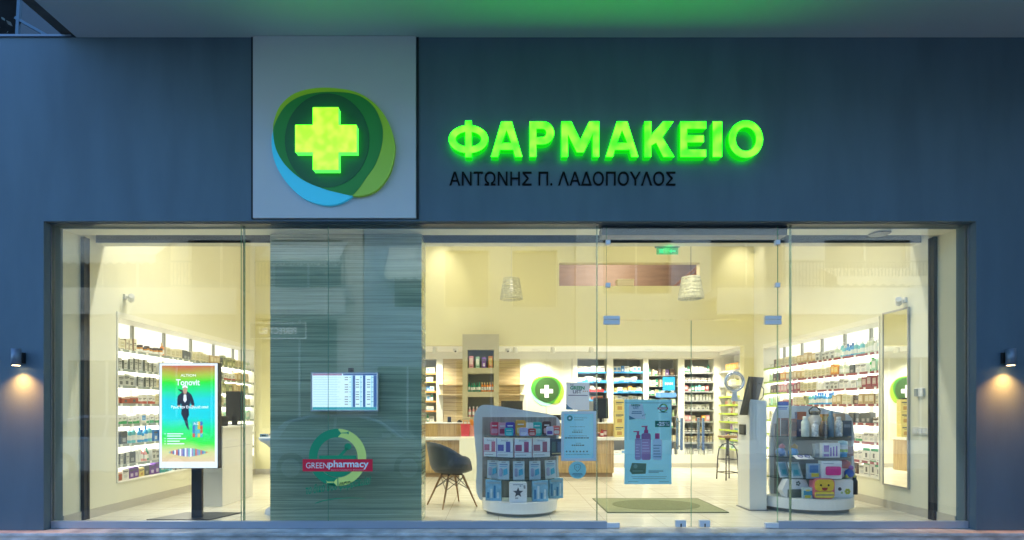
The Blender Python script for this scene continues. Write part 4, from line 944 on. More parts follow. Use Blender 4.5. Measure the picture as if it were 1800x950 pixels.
# goods on the wide right stand
def put(name, label, cat, px0, px1, z, k, fn, rz=0, tilt=0):
    p, wd = spot(GR, px0, px1, z, k); t = thing(name, label, cat, p, R(rz)); fn(t, wd); 
    if tilt: t.rotation_euler[0] = R(tilt)
    return t
Z1, Z2, Z3, Z0 = .921, .669, .415, .179
def bx_(c1, h, dp=.06, dec=()):
    def f(t, wd):
        q = MB().box(-wd / 2, wd / 2, -dp / 2, dp / 2, 0, h); ms = [pk(c1)]
        for i, (a, b_, c_, d_, col) in enumerate(dec):
            q.box(a * wd, b_ * wd, -dp / 2 - .0025 - .0004 * i, -dp / 2 + .001, c_ * h, d_ * h, i + 1); ms.append(pk(col))
        q.build('carton', ms, t, bevel=.002)
    return f
def bt_(c1, cap, h, r, handle=False, pat=None):
    def f(t, wd):
        rr = wd / 2
        MB().lathe([(rr * .9, 0), (rr, .012), (rr, h * .72), (rr * .62, h * .82), (rr * .6, h * .84)], 18).build('flask_body', pk(c1) if not pat else mat('flask_pattern', c1, .4, var=.5, vscale=40), t)
        MB().lathe([(rr * .64, h * .841), (rr * .64, h * .98), (rr * .5, h)], 16).build('cap', pk(cap), t)
        if handle: MB().tube([(-rr * .8, 0, h * .86), (-rr * .9, 0, h * 1.02), (-rr * .3, 0, h * 1.16), (rr * .3, 0, h * 1.16), (rr * .9, 0, h * 1.02), (rr * .8, 0, h * .86)], .008).build('handle', M_BLACK, t)
    return f
put('picture_box', 'brown framed box set, outermost on the top shelf next to the kiosk', 'box', 1366, 1387, Z1, .5, bx_((.28, .13, .09), .22, .05, [(-.38, .38, .1, .9, (.12, .08, .07)), (-.5, -.42, 0, 1, (.66, .68, .7))]), 20)
put('picture_box', 'rust coloured box beside the navy carton on the top shelf', 'box', 1387, 1400, Z1, .6, bx_((.36, .13, .07), .215, .05, [(-.4, .4, .3, .8, (.2, .09, .06))]), 10)
put('product_box', 'navy carton with brick red top on the top shelf', 'box', 1399, 1415, Z1, .55, bx_((.03, .05, .16), .30, .06, [(-.5, .5, .68, 1, (.36, .07, .04)), (-.3, .3, .2, .3, (.4, .4, .5))]))
put('flask', 'plain mint white drinking bottle on the top shelf', 'bottle', 1409, 1422, Z1, .95, bt_((.62, .70, .66), (.7, .74, .72), .245, .05))
put('flask', 'black handled clear jug between the white bottles on the top shelf', 'jug', 1421, 1443, Z1, .55, bt_((.52, .50, .46), (.05, .05, .05), .31, .07, True))
put('flask', 'white drinking bottle with grey print on the top shelf', 'bottle', 1427, 1438, Z1, 1.0, bt_((.66, .67, .68), (.5, .5, .5), .19, .05, False, True))
put('flask', 'dark brown squat drinking bottle on the top shelf', 'bottle', 1441, 1454, Z1, .8, bt_((.10, .07, .06), (.25, .18, .12), .185, .05))
put('flask', 'tall steel blue drinking bottle on the top shelf', 'bottle', 1455, 1466, Z1, .85, bt_((.08, .17, .25), (.12, .25, .36), .31, .05))
put('flask', 'white drinking bottle with dark pattern on the top shelf', 'bottle', 1468, 1480, Z1, .9, bt_((.50, .52, .54), (.62, .62, .62), .24, .05, False, True))
put('product_box', 'slate blue carton at the mirror end of the top shelf', 'box', 1481, 1495, Z1, .5, bx_((.05, .09, .15), .19, .06, [(-.35, .35, .55, .75, (.2, .26, .34))]), -15)
put('product_box', 'orange carton behind the steel blue bottle on the top shelf', 'box', 1443, 1458, Z1, .2, bx_((.60, .30, .06), .27, .05, [(-.4, .4, .7, .9, (.7, .5, .15))]))
put('product_box', 'beige carton behind the patterned bottle on the top shelf', 'box', 1466, 1484, Z1, .2, bx_((.50, .36, .27), .28, .05, [(-.4, .4, .2, .6, (.62, .55, .45))]))
def toy(c1, c2, c3):
    def f(t, wd):
        MB().lathe([(.0, 0), (.05, .01), (.06, .05), (.045, .09), (0, .11)], 14, (0, 0, 0)).build('body', pk(c1), t)
        MB().lathe([(0, .085), (.034, .10), (.036, .13), (0, .16)], 14, (.02, 0, 0)).build('head', pk(c2), t)
        for s_ in (-1, 1): MB().lathe([(0, 0), (.022, .006), (.0, .05)], 10, (s_ * .045, -.03, 0)).build('foot', pk(c3), t)
    return f
put('toy_figure', 'red and blue bath toy on the second shelf at the kiosk end', 'toy', 1364, 1380, Z2, .6, toy((.10, .22, .52), (.62, .15, .18), (.5, .55, .7)))
put('toy_figure', 'blue bath toy with orange and green spots on the second shelf', 'toy', 1384, 1404, Z2, .55, toy((.03, .28, .62), (.55, .30, .05), (.1, .45, .15)))
def sunpack(t, wd):
    MB().box(-.11, .11, -.05, .05, 0, .006).build('card', M_PAPER, t, rot=(R(22), 0, 0))
    for s_ in (-1, 1): MB().tube([(s_ * .045 + .03 * math.cos(R(a)), -.01 + .022 * math.sin(R(a)), .018 + .01 * math.sin(R(a))) for a in range(0, 360, 30)], .006, 6, closed=True).build('lens_ring', pk((.1, .1, .35)), t)
put('sunglasses_pack', 'white card with small purple sunglasses lying on the second shelf', 'pack', 1398, 1426, Z2, .95, sunpack, 6)
put('product_box', 'grey textile pack in the middle of the second shelf', 'box', 1430, 1443, Z2, .7, bx_((.40, .40, .38), .16, .06, [(-.3, .3, .3, .6, (.5, .5, .48))]))
put('product_box', 'white gift set with purple brushes in the middle of the second shelf', 'box', 1443, 1474, Z2, .95, bx_((.68, .68, .72), .175, .06, [(-.42, -.12, .4, .85, (.16, .06, .38)), (-.06, .02, .1, .7, (.2, .1, .45)), (.1, .18, .1, .75, (.2, .1, .45)), (.27, .35, .1, .8, (.2, .1, .45)), (-.42, -.12, .08, .25, (.3, .2, .5))]))
def cup(t, wd):
    MB().lathe([(.045, 0), (.05, .06)], 18).build('cup_base', pk((.03, .30, .60)), t); MB().lathe([(.0501, .06), (.052, .095)], 18).build('cup_band', pk((.20, .48, .05)), t)
    MB().lathe([(.052, .0951), (.053, .15), (.02, .152)], 18).build('cup_body', pk((.70, .73, .74)), t); MB().lathe([(.055, .1521), (.05, .19), (.015, .20)], 18).build('lid', pk((.30, .52, .58)), t)
put('baby_cup', 'baby cup with blue base and green band on the second shelf', 'cup', 1474, 1489, Z2, .85, cup)
put('product_box', 'rose brown pouch at the mirror end of the second shelf', 'box', 1489, 1499, Z2, .4, bx_((.38, .24, .24), .12, .05, []), -15)
for a, c_, lab in ((1370, 1390, 'white card frame with sea blue print leaning on the third shelf, outermost one'), (1390, 1413, 'white card frame with sea blue print leaning on the third shelf, inner one')):
    put('picture_card', lab, 'card', a, c_, Z3, .85, bx_((.70, .73, .76), .20, .012, [(-.34, .34, .1, .9, (.22, .42, .50)), (-.2, .2, .2, .5, (.05, .32, .40))]), 12, -22)
put('product_box', 'blue and yellow toy pack on the third shelf', 'box', 1418, 1440, Z3, .9, bx_((.30, .42, .55), .18, .04, [(-.35, .35, .4, .9, (.05, .18, .42)), (-.2, .4, .12, .36, (.72, .60, .06))]))
def lunch(t, wd):
    MB().box(-wd / 2, wd / 2, -.035, .035, 0, .215).build('carton', M_PAPER, t, bevel=.002)
    MB().prism(rrect(-wd * .30, wd * .42, .045, .15, .02, 4), -.05, -.0355).build('lunch_tray', pk((.72, .03, .28)), t)
    MB().box(-wd * .4, wd * .1, -.0365, -.0345, .18, .19).build('print', pk((.4, .45, .5)), t)
put('lunch_box', 'white box with a bright pink lunch box in front on the third shelf', 'lunch box', 1441, 1477, Z3, .98, lunch)
def hat(t, wd): MB().lathe([(.075, 0), (.08, .03), (.065, .075), (.03, .10), (0, .105)], 18, sy=.7).build('crown', pk((.45, .10, .09)), t)
hb = put('product_box', 'white printed box under the red hat at the mirror end', 'box', 1477, 1492, Z3, .7, bx_((.66, .64, .66), .11, .08, [(-.3, .3, .2, .7, (.45, .2, .25))]))
ht = put('baby_hat', 'brick red baby hat lying on a white box', 'hat', 1477, 1492, Z3 + .111, .7, hat)
put('toy_figure', 'blue and purple squeaky toy at the mirror end of the third shelf', 'toy', 1484, 1500, Z3, .97, toy((.05, .15, .55), (.30, .10, .45), (.6, .62, .1)))
def bagf(t, wd):
    MB().prism([(-.19, .09), (-.12, .225), (.12, .225), (.17, .11), (.13, .0), (-.13, .0)], -.05, .05).build('bag_body', M_PAPER, t, bevel=.012)
    MB().box(-.12, .13, -.056, -.051, .002, .10).build('flap', pk((.14, .16, .13)), t); MB().tube([(-.09, 0, .22), (-.07, 0, .26), (.07, 0, .26), (.09, 0, .22)], .006).build('handle', pk((.25, .4, .4)), t)
    q = MB()
    for i in range(5): q.prism(arc(.02 + .02 * math.cos(R(72 * i)), .17 + .02 * math.sin(R(72 * i)), .012, 0, 330, 8), -.0525, -.0495)
    q.build('paw_print', pk((.1, .14, .14)), t)
put('baby_bag', 'white baby bag with olive flap on the base of the wide stand', 'bag', 1371, 1420, Z0, .75, bagf, 8)
put('product_box', 'small blue and yellow duck pack in front of the white bag', 'box', 1410, 1427, Z0, .98, bx_((.45, .58, .60), .135, .04, [(-.45, .45, .3, .7, (.05, .30, .45)), (-.3, .3, .05, .3, (.72, .60, .08)), (-.2, .2, .65, .8, (.7, .6, .1))]))
def pack(t, wd):
    W = wd / 2
    MB().prism(rrect(-W, W, 0, .245, .055, 6), -.05, .05).build('piping', pk((.70, .18, .22)), t, bevel=.012)
    MB().prism(rrect(-W + .014, W - .014, .095, .232, .05, 6), -.062, -.0505).build('face_panel', pk((.78, .52, .04)), t, bevel=.004)
    MB().prism(rrect(-W + .014, W - .014, .015, .088, .02, 4), -.066, -.0505).box(-W + .02, W - .02, -.068, -.0655, .042, .056, 1).build('front_pocket', [pk((.78, .60, .08)), pk((.18, .16, .2))], t)
    for s_ in (-1, 1): MB().lathe([(0, 0), (.012, .002), (0, .006)], 12).build('eye', M_BLACK, t, loc=(s_ * .045, -.0625, .165), rot=(R(90), 0, 0))
    MB().prism([(x, z) for x, z in arc(0, .135, .035, 180, 360, 10)], -.065, -.0622).build('mouth', pk((.35, .03, .03)), t)
    MB().tube([(-.025, 0, .243), (-.02, 0, .27), (.02, 0, .27), (.025, 0, .243)], .006).build('handle', pk((.70, .18, .22)), t)
put('child_backpack', 'yellow child backpack with a smiling face and red piping', 'backpack', 1426, 1463, Z0, .96, pack)
def pouch(t, wd):
    W = wd / 2
    MB().prism(rrect(-W, W, 0, .215, .02, 4), -.03, .03).build('pouch_body', M_PAPER, t, bevel=.008)
    q = MB()
    for i in range(6): q.prism(arc(.05 + .022 * math.cos(R(60 * i)), .07 + .022 * math.sin(R(60 * i)), .016, 0, 330, 8), -.0325, -.0295, 0)
    q.prism(arc(-.045, .10, .022, 0, 340, 10), -.0325, -.0295, 1).prism(arc(-.02, .055, .014, 0, 340, 10), -.0325, -.0295, 2)
    q.build('print', [pk((.60, .62, .08)), pk((.06, .06, .06)), pk((.45, .6, .3))], t)
    MB().box(-W + .01, W - .01, -.012, .012, .2151, .225).build('zip', pk((.35, .55, .45)), t)
put('pouch', 'white zip pouch printed with a yellow flower beside the backpack', 'pouch', 1463, 1497, Z0, .86, pouch)
put('flask', 'black bottle pouch at the mirror end of the stand base', 'bottle', 1497, 1507, Z0, .35, bt_((.012, .012, .014), (.012, .012, .014), .235, .05))

# ------------------------------------------------------------------ portrait advertising screen
YSC = .46
scx = ax(331, YSC)
ad = thing('advertising_screen', 'tall portrait advertising screen with a cyclist poster on a black foot', 'screen', (scx, YSC, 0))
X_ = lambda px: ax(px, YSC) - scx
Z_ = lambda py: az(py, YSC)
MB().box(X_(279), X_(383.5), 0, .085, Z_(824), Z_(638)).build('housing', M_BLACK, ad, bevel=.004)
mg = bpy.data.materials.new('advert_gradient'); mg.use_nodes = True
n_ = mg.node_tree; b_ = n_.nodes['Principled BSDF']; b_.inputs['Base Color'].default_value = (.05, .05, .05, 1); b_.inputs['Roughness'].default_value = .25
tc_ = n_.nodes.new('ShaderNodeTexCoord'); sx_ = n_.nodes.new('ShaderNodeSeparateXYZ'); nz_2 = n_.nodes.new('ShaderNodeTexNoise'); nz_2.inputs['Scale'].default_value = 1.1
ma_ = n_.nodes.new('ShaderNodeMath'); ma_.operation = 'MULTIPLY_ADD'; ma_.inputs[1].default_value = .22
mb2 = n_.nodes.new('ShaderNodeMath'); mb2.operation = 'SUBTRACT'; mb2.inputs[1].default_value = .11
cr2 = n_.nodes.new('ShaderNodeValToRGB'); e_ = cr2.color_ramp.elements
e_[0].position = .0; e_[0].color = (.72, .55, .36, 1); e_[1].position = 1.0; e_[1].color = (.50, .12, .05, 1)
for pz, c_ in ((.10, (.60, .62, .25)), (.20, (.03, .75, .03)), (.34, (.0, .72, .22)), (.46, (.0, .62, .72)), (.64, (.0, .58, .72)), (.74, (.0, .70, .25)), (.83, (.01, .72, .01)), (.91, (.36, .50, .03))):
    x_ = e_.new(pz); x_.color = (*c_, 1)
n_.links.new(tc_.outputs['Generated'], sx_.inputs[0]); n_.links.new(tc_.outputs['Generated'], nz_2.inputs[0])
n_.links.new(nz_2.outputs[0], ma_.inputs[0]); n_.links.new(sx_.outputs[2], ma_.inputs[2]); n_.links.new(ma_.outputs[0], mb2.inputs[0]); n_.links.new(mb2.outputs[0], cr2.inputs[0])
n_.links.new(cr2.outputs[0], b_.inputs['Emission Color']); b_.inputs['Emission Strength'].default_value = 1.35 * LAMPS
S_W = glow('screen_white', (.92, .97, 1), .95); S_NAVY = glow('screen_navy', (.010, .016, .05), 1, base=(.02, .02, .02)); S_SKIN = glow('screen_skin', (.62, .38, .26), 1, base=(.1, .1, .1))
S_RED = glow('screen_red', (.75, .06, .03), 1, base=(.1, .1, .1)); S_YEL = glow('screen_yellow', (.85, .62, .05), 1, base=(.1, .1, .1)); S_BLU = glow('screen_blue', (.04, .15, .62), 1, base=(.1, .1, .1)); S_VIO = glow('screen_violet', (.35, .22, .62), 1, base=(.1, .1, .1)); S_CY = glow('screen_cyan', (.05, .55, .70), 1, base=(.1, .1, .1))
MB().box(X_(280.5), X_(382.5), -.003, -.0005, Z_(823), Z_(639)).build('display', S_W, ad)
MB().box(X_(285), X_(378), -.0055, -.0035, Z_(812), Z_(643)).build('poster_image', mg, ad)
pol = lambda q, pts, y, mi: q.prism([(X_(x), Z_(y_)) for x, y_ in pts], y, y + .0012, mi)
q = MB()
pol(q, [(313, 697), (320, 690), (325, 688), (331, 689), (337, 694), (341, 704), (342, 712), (338, 714), (335, 706), (333, 718), (320, 718), (319, 708), (317, 714), (313, 712), (312, 704)], -.0075, 0)
pol(q, [(320, 718), (332, 718), (333, 730), (330, 736), (333, 757), (329, 752), (323, 736), (319, 728)], -.0075, 0)
pol(q, [(313, 684), (321, 686), (326, 690), (318, 689)], -.0074, 0)
q.build('cyclist_suit', S_NAVY, ad)
q = MB(); pol(q, [(323, 681), (329, 681), (330, 687), (328, 693), (324, 693), (322, 687)], -.009, 0); pol(q, [(313, 713), (318, 712), (318, 716), (314, 716)], -.009, 0); pol(q, [(336, 713), (341, 712), (341, 716), (337, 716)], -.009, 0); q.build('cyclist_face', S_SKIN, ad)
q = MB(); pol(q, [(321, 683), (322, 679), (326, 677), (330, 679), (331, 683), (326, 681)], -.0105, 0); pol(q, [(324, 694), (328, 694), (329, 704), (326, 708), (323, 704)], -.0105, 0); q.build('cyclist_shirt', S_W, ad)
q = MB(); pol(q, [(315, 708), (340, 708), (340, 710), (315, 710)], -.0118, 0); pol(q, [(325, 710), (328, 710), (330, 748), (327, 748)], -.0118, 0); pol(q, [(312, 709.5), (315, 707), (315, 711), (313, 714)], -.0118, 0); pol(q, [(340, 707), (343, 709.5), (342, 714), (340, 711)], -.0118, 0); q.build('bicycle', S_NAVY, ad)
q = MB()
q.text('ALTION', X_(318), X_(345), Z_(662.5), Z_(658), -.0075, mi=0, bold=.01)
q.text('Tonovit', X_(310), X_(352), Z_(678), Z_(667), -.0075, mi=0, bold=.025)
q.text('Βρες την Ενέργειά σου!', X_(302), X_(367), Z_(719.5), Z_(713), -.013, mi=0, bold=.03)
for i, (a, ln_) in enumerate(((762, 28), (766, 24), (770.5, 33), (775, 22), (779.5, 30))):
    q.box(X_(294.5), X_(294.5 + ln_), -.0072, -.006, Z_(a + 1.7), Z_(a))
    if i != 1: q.box(X_(290), X_(291.5), -.0072, -.006, Z_(a + 1.6), Z_(a))
q.box(X_(286), X_(294), -.0042, -.0032, Z_(819), Z_(818))
q.build('lettering', S_W, ad)
q = MB()
for i in range(4):
    for j in range(4): q.box(X_(339 + i * 4.5), X_(343.2 + i * 4.5), -.0078, -.006, Z_(769 - j * 7), Z_(762.3 - j * 7), [2, 3, 1, 0][i] if (i + j) % 3 else (i + j) % 4)
q.text('A-Z', X_(341), X_(350), Z_(747), Z_(743), -.0095, mi=4, bold=.02)
q.build('product_picture', [S_RED, S_YEL, S_BLU, S_CY, S_W], ad)
q = MB()
for i in range(22):
    h = 6.5 * math.sin(math.pi * (i + .5) / 22) + .8; q.box(X_(298 + i * 3.05), X_(300.6 + i * 3.05), -.0075, -.006, Z_(795.5 + h), Z_(795.5 - h), [3, 2, 4, 0, 5][(i * 3 + i // 4) % 5])
q.build('tablet_picture', [S_RED, S_YEL, S_BLU, S_CY, S_VIO, S_W], ad)
MB().box(X_(334), X_(352), .03, .07, .006, Z_(824)).build('pole', M_BLACK, ad)
MB().prism([(X_(336) - .45, -.10), (X_(336) + .26, -.10), (X_(336) + .42, .36), (X_(336) - .25, .36)], .001, .012, axis='z').build('foot', mat('foot_dark', (.03, .035, .035), .35), ad, bevel=.002)

# white consulting counter behind the screen, with equipment
wc = thing('consulting_counter', 'white box counter behind the portrait screen', 'counter', (-4.05, 1.72, 0))
MB().box(.10, .50, -.44, .46, .0, 1.0).build('body', M_WHITE, wc, bevel=.003)
MB().box(.08, .52, -.46, .48, 1.001, 1.03).build('top', M_WHITE, wc, bevel=.003)
MB().box(.1, .5005, -.4405, -.4402, .75, .753).box(.5002, .5006, -.44, .46, .75, .753).build('panel_joint', mat('joint_grey', (.3, .3, .3), .6), wc)
eq = thing('monitor', 'black monitor seen from behind on the white consulting counter', 'monitor', (-3.66, 1.86, 1.031), R(-12))
MB().box(-.13, .13, -.02, .02, .06, .47).build('screen', M_BLACK, eq, bevel=.005)
MB().box(-.03, .03, -.02, .02, .012, .12).box(-.12, .12, -.08, .08, 0, .012).build('stand', M_BLACK, eq)
eq = thing('receipt_printer', 'small black receipt printer beside the monitor on the white counter', 'printer', (-3.70, 1.50, 1.031), R(-20))
MB().box(-.07, .07, -.09, .09, 0, .13).build('body', M_BLACK, eq, bevel=.01); MB().box(-.05, .05, -.092, -.0905, .08, .10).build('slot', pk((.3, .3, .3)), eq)
tp = thing('pedestal_table', 'white tulip pedestal table half hidden by the stone pillar', 'table', (-2.62, .86, 0))
MB().lathe([(.20, 0), (.19, .05), (.10, .10), (.045, .18), (.04, .55), (.07, .72), (.17, .82), (.26, .88), (.27, .905), (.26, .92), (0, .92)], 28).build('pedestal', M_WHITE, tp)
dv = tag(MB().box(-.05, .05, -.04, .04, 0, .035).box(-.03, .02, -.043, -.0395, .01, .025, 1).build('skin_meter', [M_CHROME, M_BLACK], loc=(-2.80, .80, .921), bevel=.006), 'small chrome device lying on the white pedestal table', 'device')

# ------------------------------------------------------------------ price screen on the stone pillar
YT = .16
tv = thing('price_screen', 'wide lit price list screen mounted on the striped stone pillar', 'screen', at(606, 689, YT))
xt = lambda px: ax(px, YT) - tv.location.x
zt_ = lambda py: az(py, YT) - tv.location.z
MB().box(xt(546), xt(665), .0, .045, zt_(723.5), zt_(654.5)).build('housing', mat('tv_silver', (.45, .5, .55), .3, metal=.5), tv, bevel=.004)
MB().box(-.1, .1, .046, .105, -.1, .1).build('wall_mount', M_BLACK, tv)
MB().box(xt(611.5), xt(620), .005, .05, zt_(654), zt_(647)).build('camera', M_BLACK, tv, bevel=.003)
TVW = glow('tv_white', (.72, .95, 1.0), .85); TVB = glow('tv_blue', (.03, .12, .42), .9, base=(.05, .05, .05)); TVD = glow('tv_dark', (.01, .02, .06), 1, base=(.02, .02, .02)); TVT = glow('tv_teal', (.02, .36, .46), 1, base=(.05, .05, .05)); TVM = glow('tv_mauve', (.35, .22, .42), 1, base=(.05, .05, .05)); TVL = glow('tv_line', (.34, .62, .78), 1)
q = MB().box(xt(549), xt(663), -.002, -.0005, zt_(721), zt_(657))
q.box(xt(549.5), xt(601), -.0032, -.0022, zt_(660.3), zt_(657.2), 4).box(xt(603), xt(662.5), -.0032, -.0022, zt_(660.3), zt_(657.2), 1).box(xt(549.5), xt(662.5), -.0032, -.0022, zt_(720.7), zt_(716), 3)
q.lathe([(0, 0), (.013, .001)], 12, (0, 0, 0), 0)
for a, c_ in ((620, 624.5), (638, 642.5), (656.5, 662.5)): q.box(xt(a), xt(c_), -.0032, -.0022, zt_(715.8), zt_(660.5), 1)
for a in (617, 633, 652):
    q.box(xt(a), xt(a + 3), -.0031, -.0022, zt_(715.8), zt_(661), 5)
for i in range(12):
    y_ = 663 + i * 4.3
    for a in (606, 625.5, 645):
        if (i * 7 + int(a)) % 5: q.box(xt(a), xt(a + 6), -.0034, -.0022, zt_(y_ + 1.2), zt_(y_), 2)
        q.box(xt(a + 8), xt(a + 11), -.0034, -.0022, zt_(y_ + 1.0), zt_(y_), 5 if i % 2 else 3)
    q.box(xt(551), xt(600 - (i * 5) % 9), -.0030, -.0022, zt_(y_ + .9), zt_(y_), 5)
q.build('display', [TVW, TVB, TVD, TVT, TVM, TVL], tv)

# ------------------------------------------------------------------ sticker on the glass in front of the pillar
YD = YG - GT / 2 - .0015
dk = thing('window_sticker', 'round green pharmacy sticker with a red name band on the window', 'sticker', at(593, 812, YD))
xd = lambda px: ax(px, YD) - dk.location.x
zd = lambda py: az(py, YD) - dk.location.z
M_DG = mat('sticker_green', (.01, .32, .14), .5); M_DY = mat('sticker_lime', (.80, .90, .22), .5); M_DR = mat('sticker_red', (.85, .012, .05), .5); M_DW = mat('sticker_white', (.85, .86, .86), .5)
rp = (50.5) * (YD - CAM_Y) / F; ri = 35.5 * (YD - CAM_Y) / F; cxd, czd = xd(593.3), zd(804.5)
def ring(q, a0, a1, mi, y, r0=ri, r1=rp, n=36):
    o = arc(cxd, czd, r1, a0, a1, n); i_ = arc(cxd, czd, r0, a0, a1, n)
    for k in range(n): q.prism([o[k], o[k + 1], i_[k + 1], i_[k]], y, y + .001, mi)
q = MB(); ring(q, 88, 272, 0, 0); ring(q, -88, 88, 1, 0)
pd = lambda pts, y, mi: q.prism([(xd(x), zd(z)) for x, z in pts], y, y + .0008, mi)
pd([(593, 754), (600, 762), (593, 769)], -.0008, 0); pd([(600, 761), (610, 760.3), (613, 758.5), (613, 764), (610, 762.3), (600, 762)], -.0008, 0)
pd([(593, 841), (586, 848), (593, 855.5)], -.0008, 1); pd([(586, 847), (576, 847), (573, 844.5), (575, 848), (573, 851), (576, 849), (586, 849)], -.0008, 1)
pd([(561, 801), (626, 801), (626, 809), (561, 809)], -.0008, 0)
pd([(595, 801), (608, 787), (612, 790), (602, 801)], -.0008, 0); q.prism(arc(xd(611.5), zd(785.5), .0365, 0, 345, 20), -.0008, 0, 0)
q.prism([(xd(593.5) + .195 * math.cos(R(a)), zd(809) + .18 * math.sin(R(a))) for a in range(180, 361, 10)], -.0008, 0, 0)
q.build('ring_emblem', [M_DG, M_DY], dk)
q = MB().box(xd(532), xd(655), -.002, -.001, zd(829), zd(807.5)).text('GREEN', xd(538), xd(576.5), zd(823.5), zd(813.5), -.003, mi=1, bold=.0).text('pharmacy', xd(577.5), xd(648), zd(825.5), zd(809.5), -.003, mi=1, bold=.022).text('Δίκτυο Συνεργαζόμενων Φαρμακείων', xd(582), xd(640), zd(827.5), zd(825.4), -.003, mi=1)
q.build('name_band', [M_DR, M_DW], dk)
q = MB(); P0 = Vector((xd(536), 0, zd(874))); 
M_ = Matrix.Translation(P0) @ Matrix.Rotation(R(-9.0), 4, 'Y'); q.T = M_
wv = (xd(653) - xd(536)); q.text('το δικό σου φαρμακείο!', 0, wv * .99, 0, .12, 0, mi=0, bold=.018, shear=.25)
q.T = None
q.tube([(xd(x), 0, zd(y_)) for x, y_ in ((554, 885), (568, 880.5), (590, 877), (615, 875.5), (640, 876.5))], [.005, .006, .005, .004, .002], 6)
q.build('slogan', M_DG, dk)

# ------------------------------------------------------------------ notices and posters behind the glass
def paper(name, col):
    m = mat(name, col, .5, var=.05, vscale=3); n = m.node_tree; b = n.nodes['Principled BSDF']
    t = n.nodes.new('ShaderNodeBsdfTranslucent'); t.inputs[0].default_value = (*col, 1); x = n.nodes.new('ShaderNodeMixShader'); x.inputs[0].default_value = .36
    n.links.new(b.outputs[0], x.inputs[1]); n.links.new(t.outputs[0], x.inputs[2]); n.links.new(x.outputs[0], n.nodes['Material Output'].inputs[0])
    return m
YP2 = YG + GT / 2 + .006
def sheet(name, label, cat, a, c_, t_, bo, mats, dec, thick=.004, rot=0, Y=YP2):
    o = thing(name, label, cat, at((a + c_) / 2, (t_ + bo) / 2, Y), 0)
    xx = lambda px: ax(px, Y) - o.location.x
    zz = lambda py: az(py, Y) - o.location.z
    MB().add([(xx(a), 0, zz(bo)), (xx(c_), 0, zz(bo)), (xx(c_), 0, zz(t_)), (xx(a), 0, zz(t_))], [(0, 1, 2, 3)]).build('sheet', mats[0], o)
    q = MB(); dec(q, xx, zz); q.build('print', mats, o)
    if rot: o.rotation_euler = (0, R(rot), 0)
    return o
PB = paper('poster_blue', (.28, .68, .95)); PBL = mat('poster_light', (.40, .62, .72), .45); PDK = mat('print_navy', (.03, .09, .14), .5); PGR = mat('print_green_dark', (.01, .20, .14), .5); PTX = mat('print_blue_grey', (.10, .24, .34), .5); PWH = mat('print_white', (.80, .83, .86), .45)
PLI = paper('paper_lilac', (.80, .82, .92))
def gl(q, xx, zz):
    q.text('THE', xx(1001.5), xx(1008), zz(678.5), zz(676), -.001, mi=2, bold=.02)
    q.text('GREEN', xx(1002), xx(1027.5), zz(685.5), zz(679), -.001, mi=1, bold=.05).text('LIST', xx(1007), xx(1022), zz(692), zz(686.2), -.001, mi=2, bold=.03)
    q.box(xx(999), xx(1033), -.001, 0, zz(696), zz(694.7), 2)
    for x in (1024.5, 1028, 1031.5): q.box(xx(x), xx(x + 1.5), -.001, 0, zz(689), zz(687), 3)
    q.prism([(xx(995), zz(720)), (xx(1008), zz(720)), (xx(1001), zz(716)), (xx(995), zz(710))], -.001, 0, 4)
sheet('notice_sheet', 'lilac paper notice headed in green letters above the white framed notice', 'notice', 995, 1036, 672.5, 721, [PLI, mat('print_leaf', (.02, .30, .12), .5), mat('print_ink', (.05, .06, .16), .5), mat('print_orange', (.6, .25, .1), .5), PTX], gl, rot=.6)
def nb(q, xx, zz):
    q.prism(arc(xx(1001.5), zz(735.5), .031, 0, 345, 18), -.002, -.0005, 2); q.prism([(xx(1001.5) + .014 * math.cos(R(a)), zz(735.5) + .014 * math.sin(R(a))) for a in (0, 90, 180, 270)], -.003, -.0018, 3)
    q.text('ΦΑΡΜΑΚΕΙΟ', xx(1009), xx(1032), zz(736), zz(733), -.0015, mi=4).box(xx(1009), xx(1026), -.001, 0, zz(739), zz(738), 4)
    for y_, a, c_, m_, h in ((750, 1002, 1028, 4, 1), (756, 1008, 1024, 4, 1), (759, 1006, 1024, 1, 2.0), (766, 1000, 1032, 4, 1), (769, 993, 1035, 1, 2.2), (779, 1012, 1022, 4, 1), (782, 1005, 1027, 1, 2.2), (799, 995, 1037, 4, .9)):
        x = a
        while x < c_:
            ww = rnd.uniform(1.5, 5); q.box(xx(x), xx(min(x + ww, c_)), -.001, 0, zz(y_ + h), zz(y_), m_); x += ww + .9
    for i in range(7): q.prism(arc(xx(996 + i * 6), zz(794), .009, 0, 330, 8), -.001, 0, 1)
nf = sheet('framed_notice', 'white framed blue notice behind the glass beside the door', 'notice', 989, 1046, 726, 808, [PB, PDK, mat('logo_teal', (.02, .25, .26), .5), PWH, PTX], nb)
xx = lambda px: ax(px, YP2) - nf.location.x
zz = lambda py: az(py, YP2) - nf.location.z
MB().box(xx(986.5), xx(991.5), -.004, .01, zz(810.5), zz(723)).box(xx(1043), xx(1048), -.004, .01, zz(810.5), zz(723)).box(xx(991.5), xx(1043), -.004, .01, zz(810.5), zz(806)).box(xx(991.5), xx(1043), -.004, .01, zz(728), zz(723)).build('frame', mat('frame_white', (.78, .81, .84), .4), nf, bevel=.002)
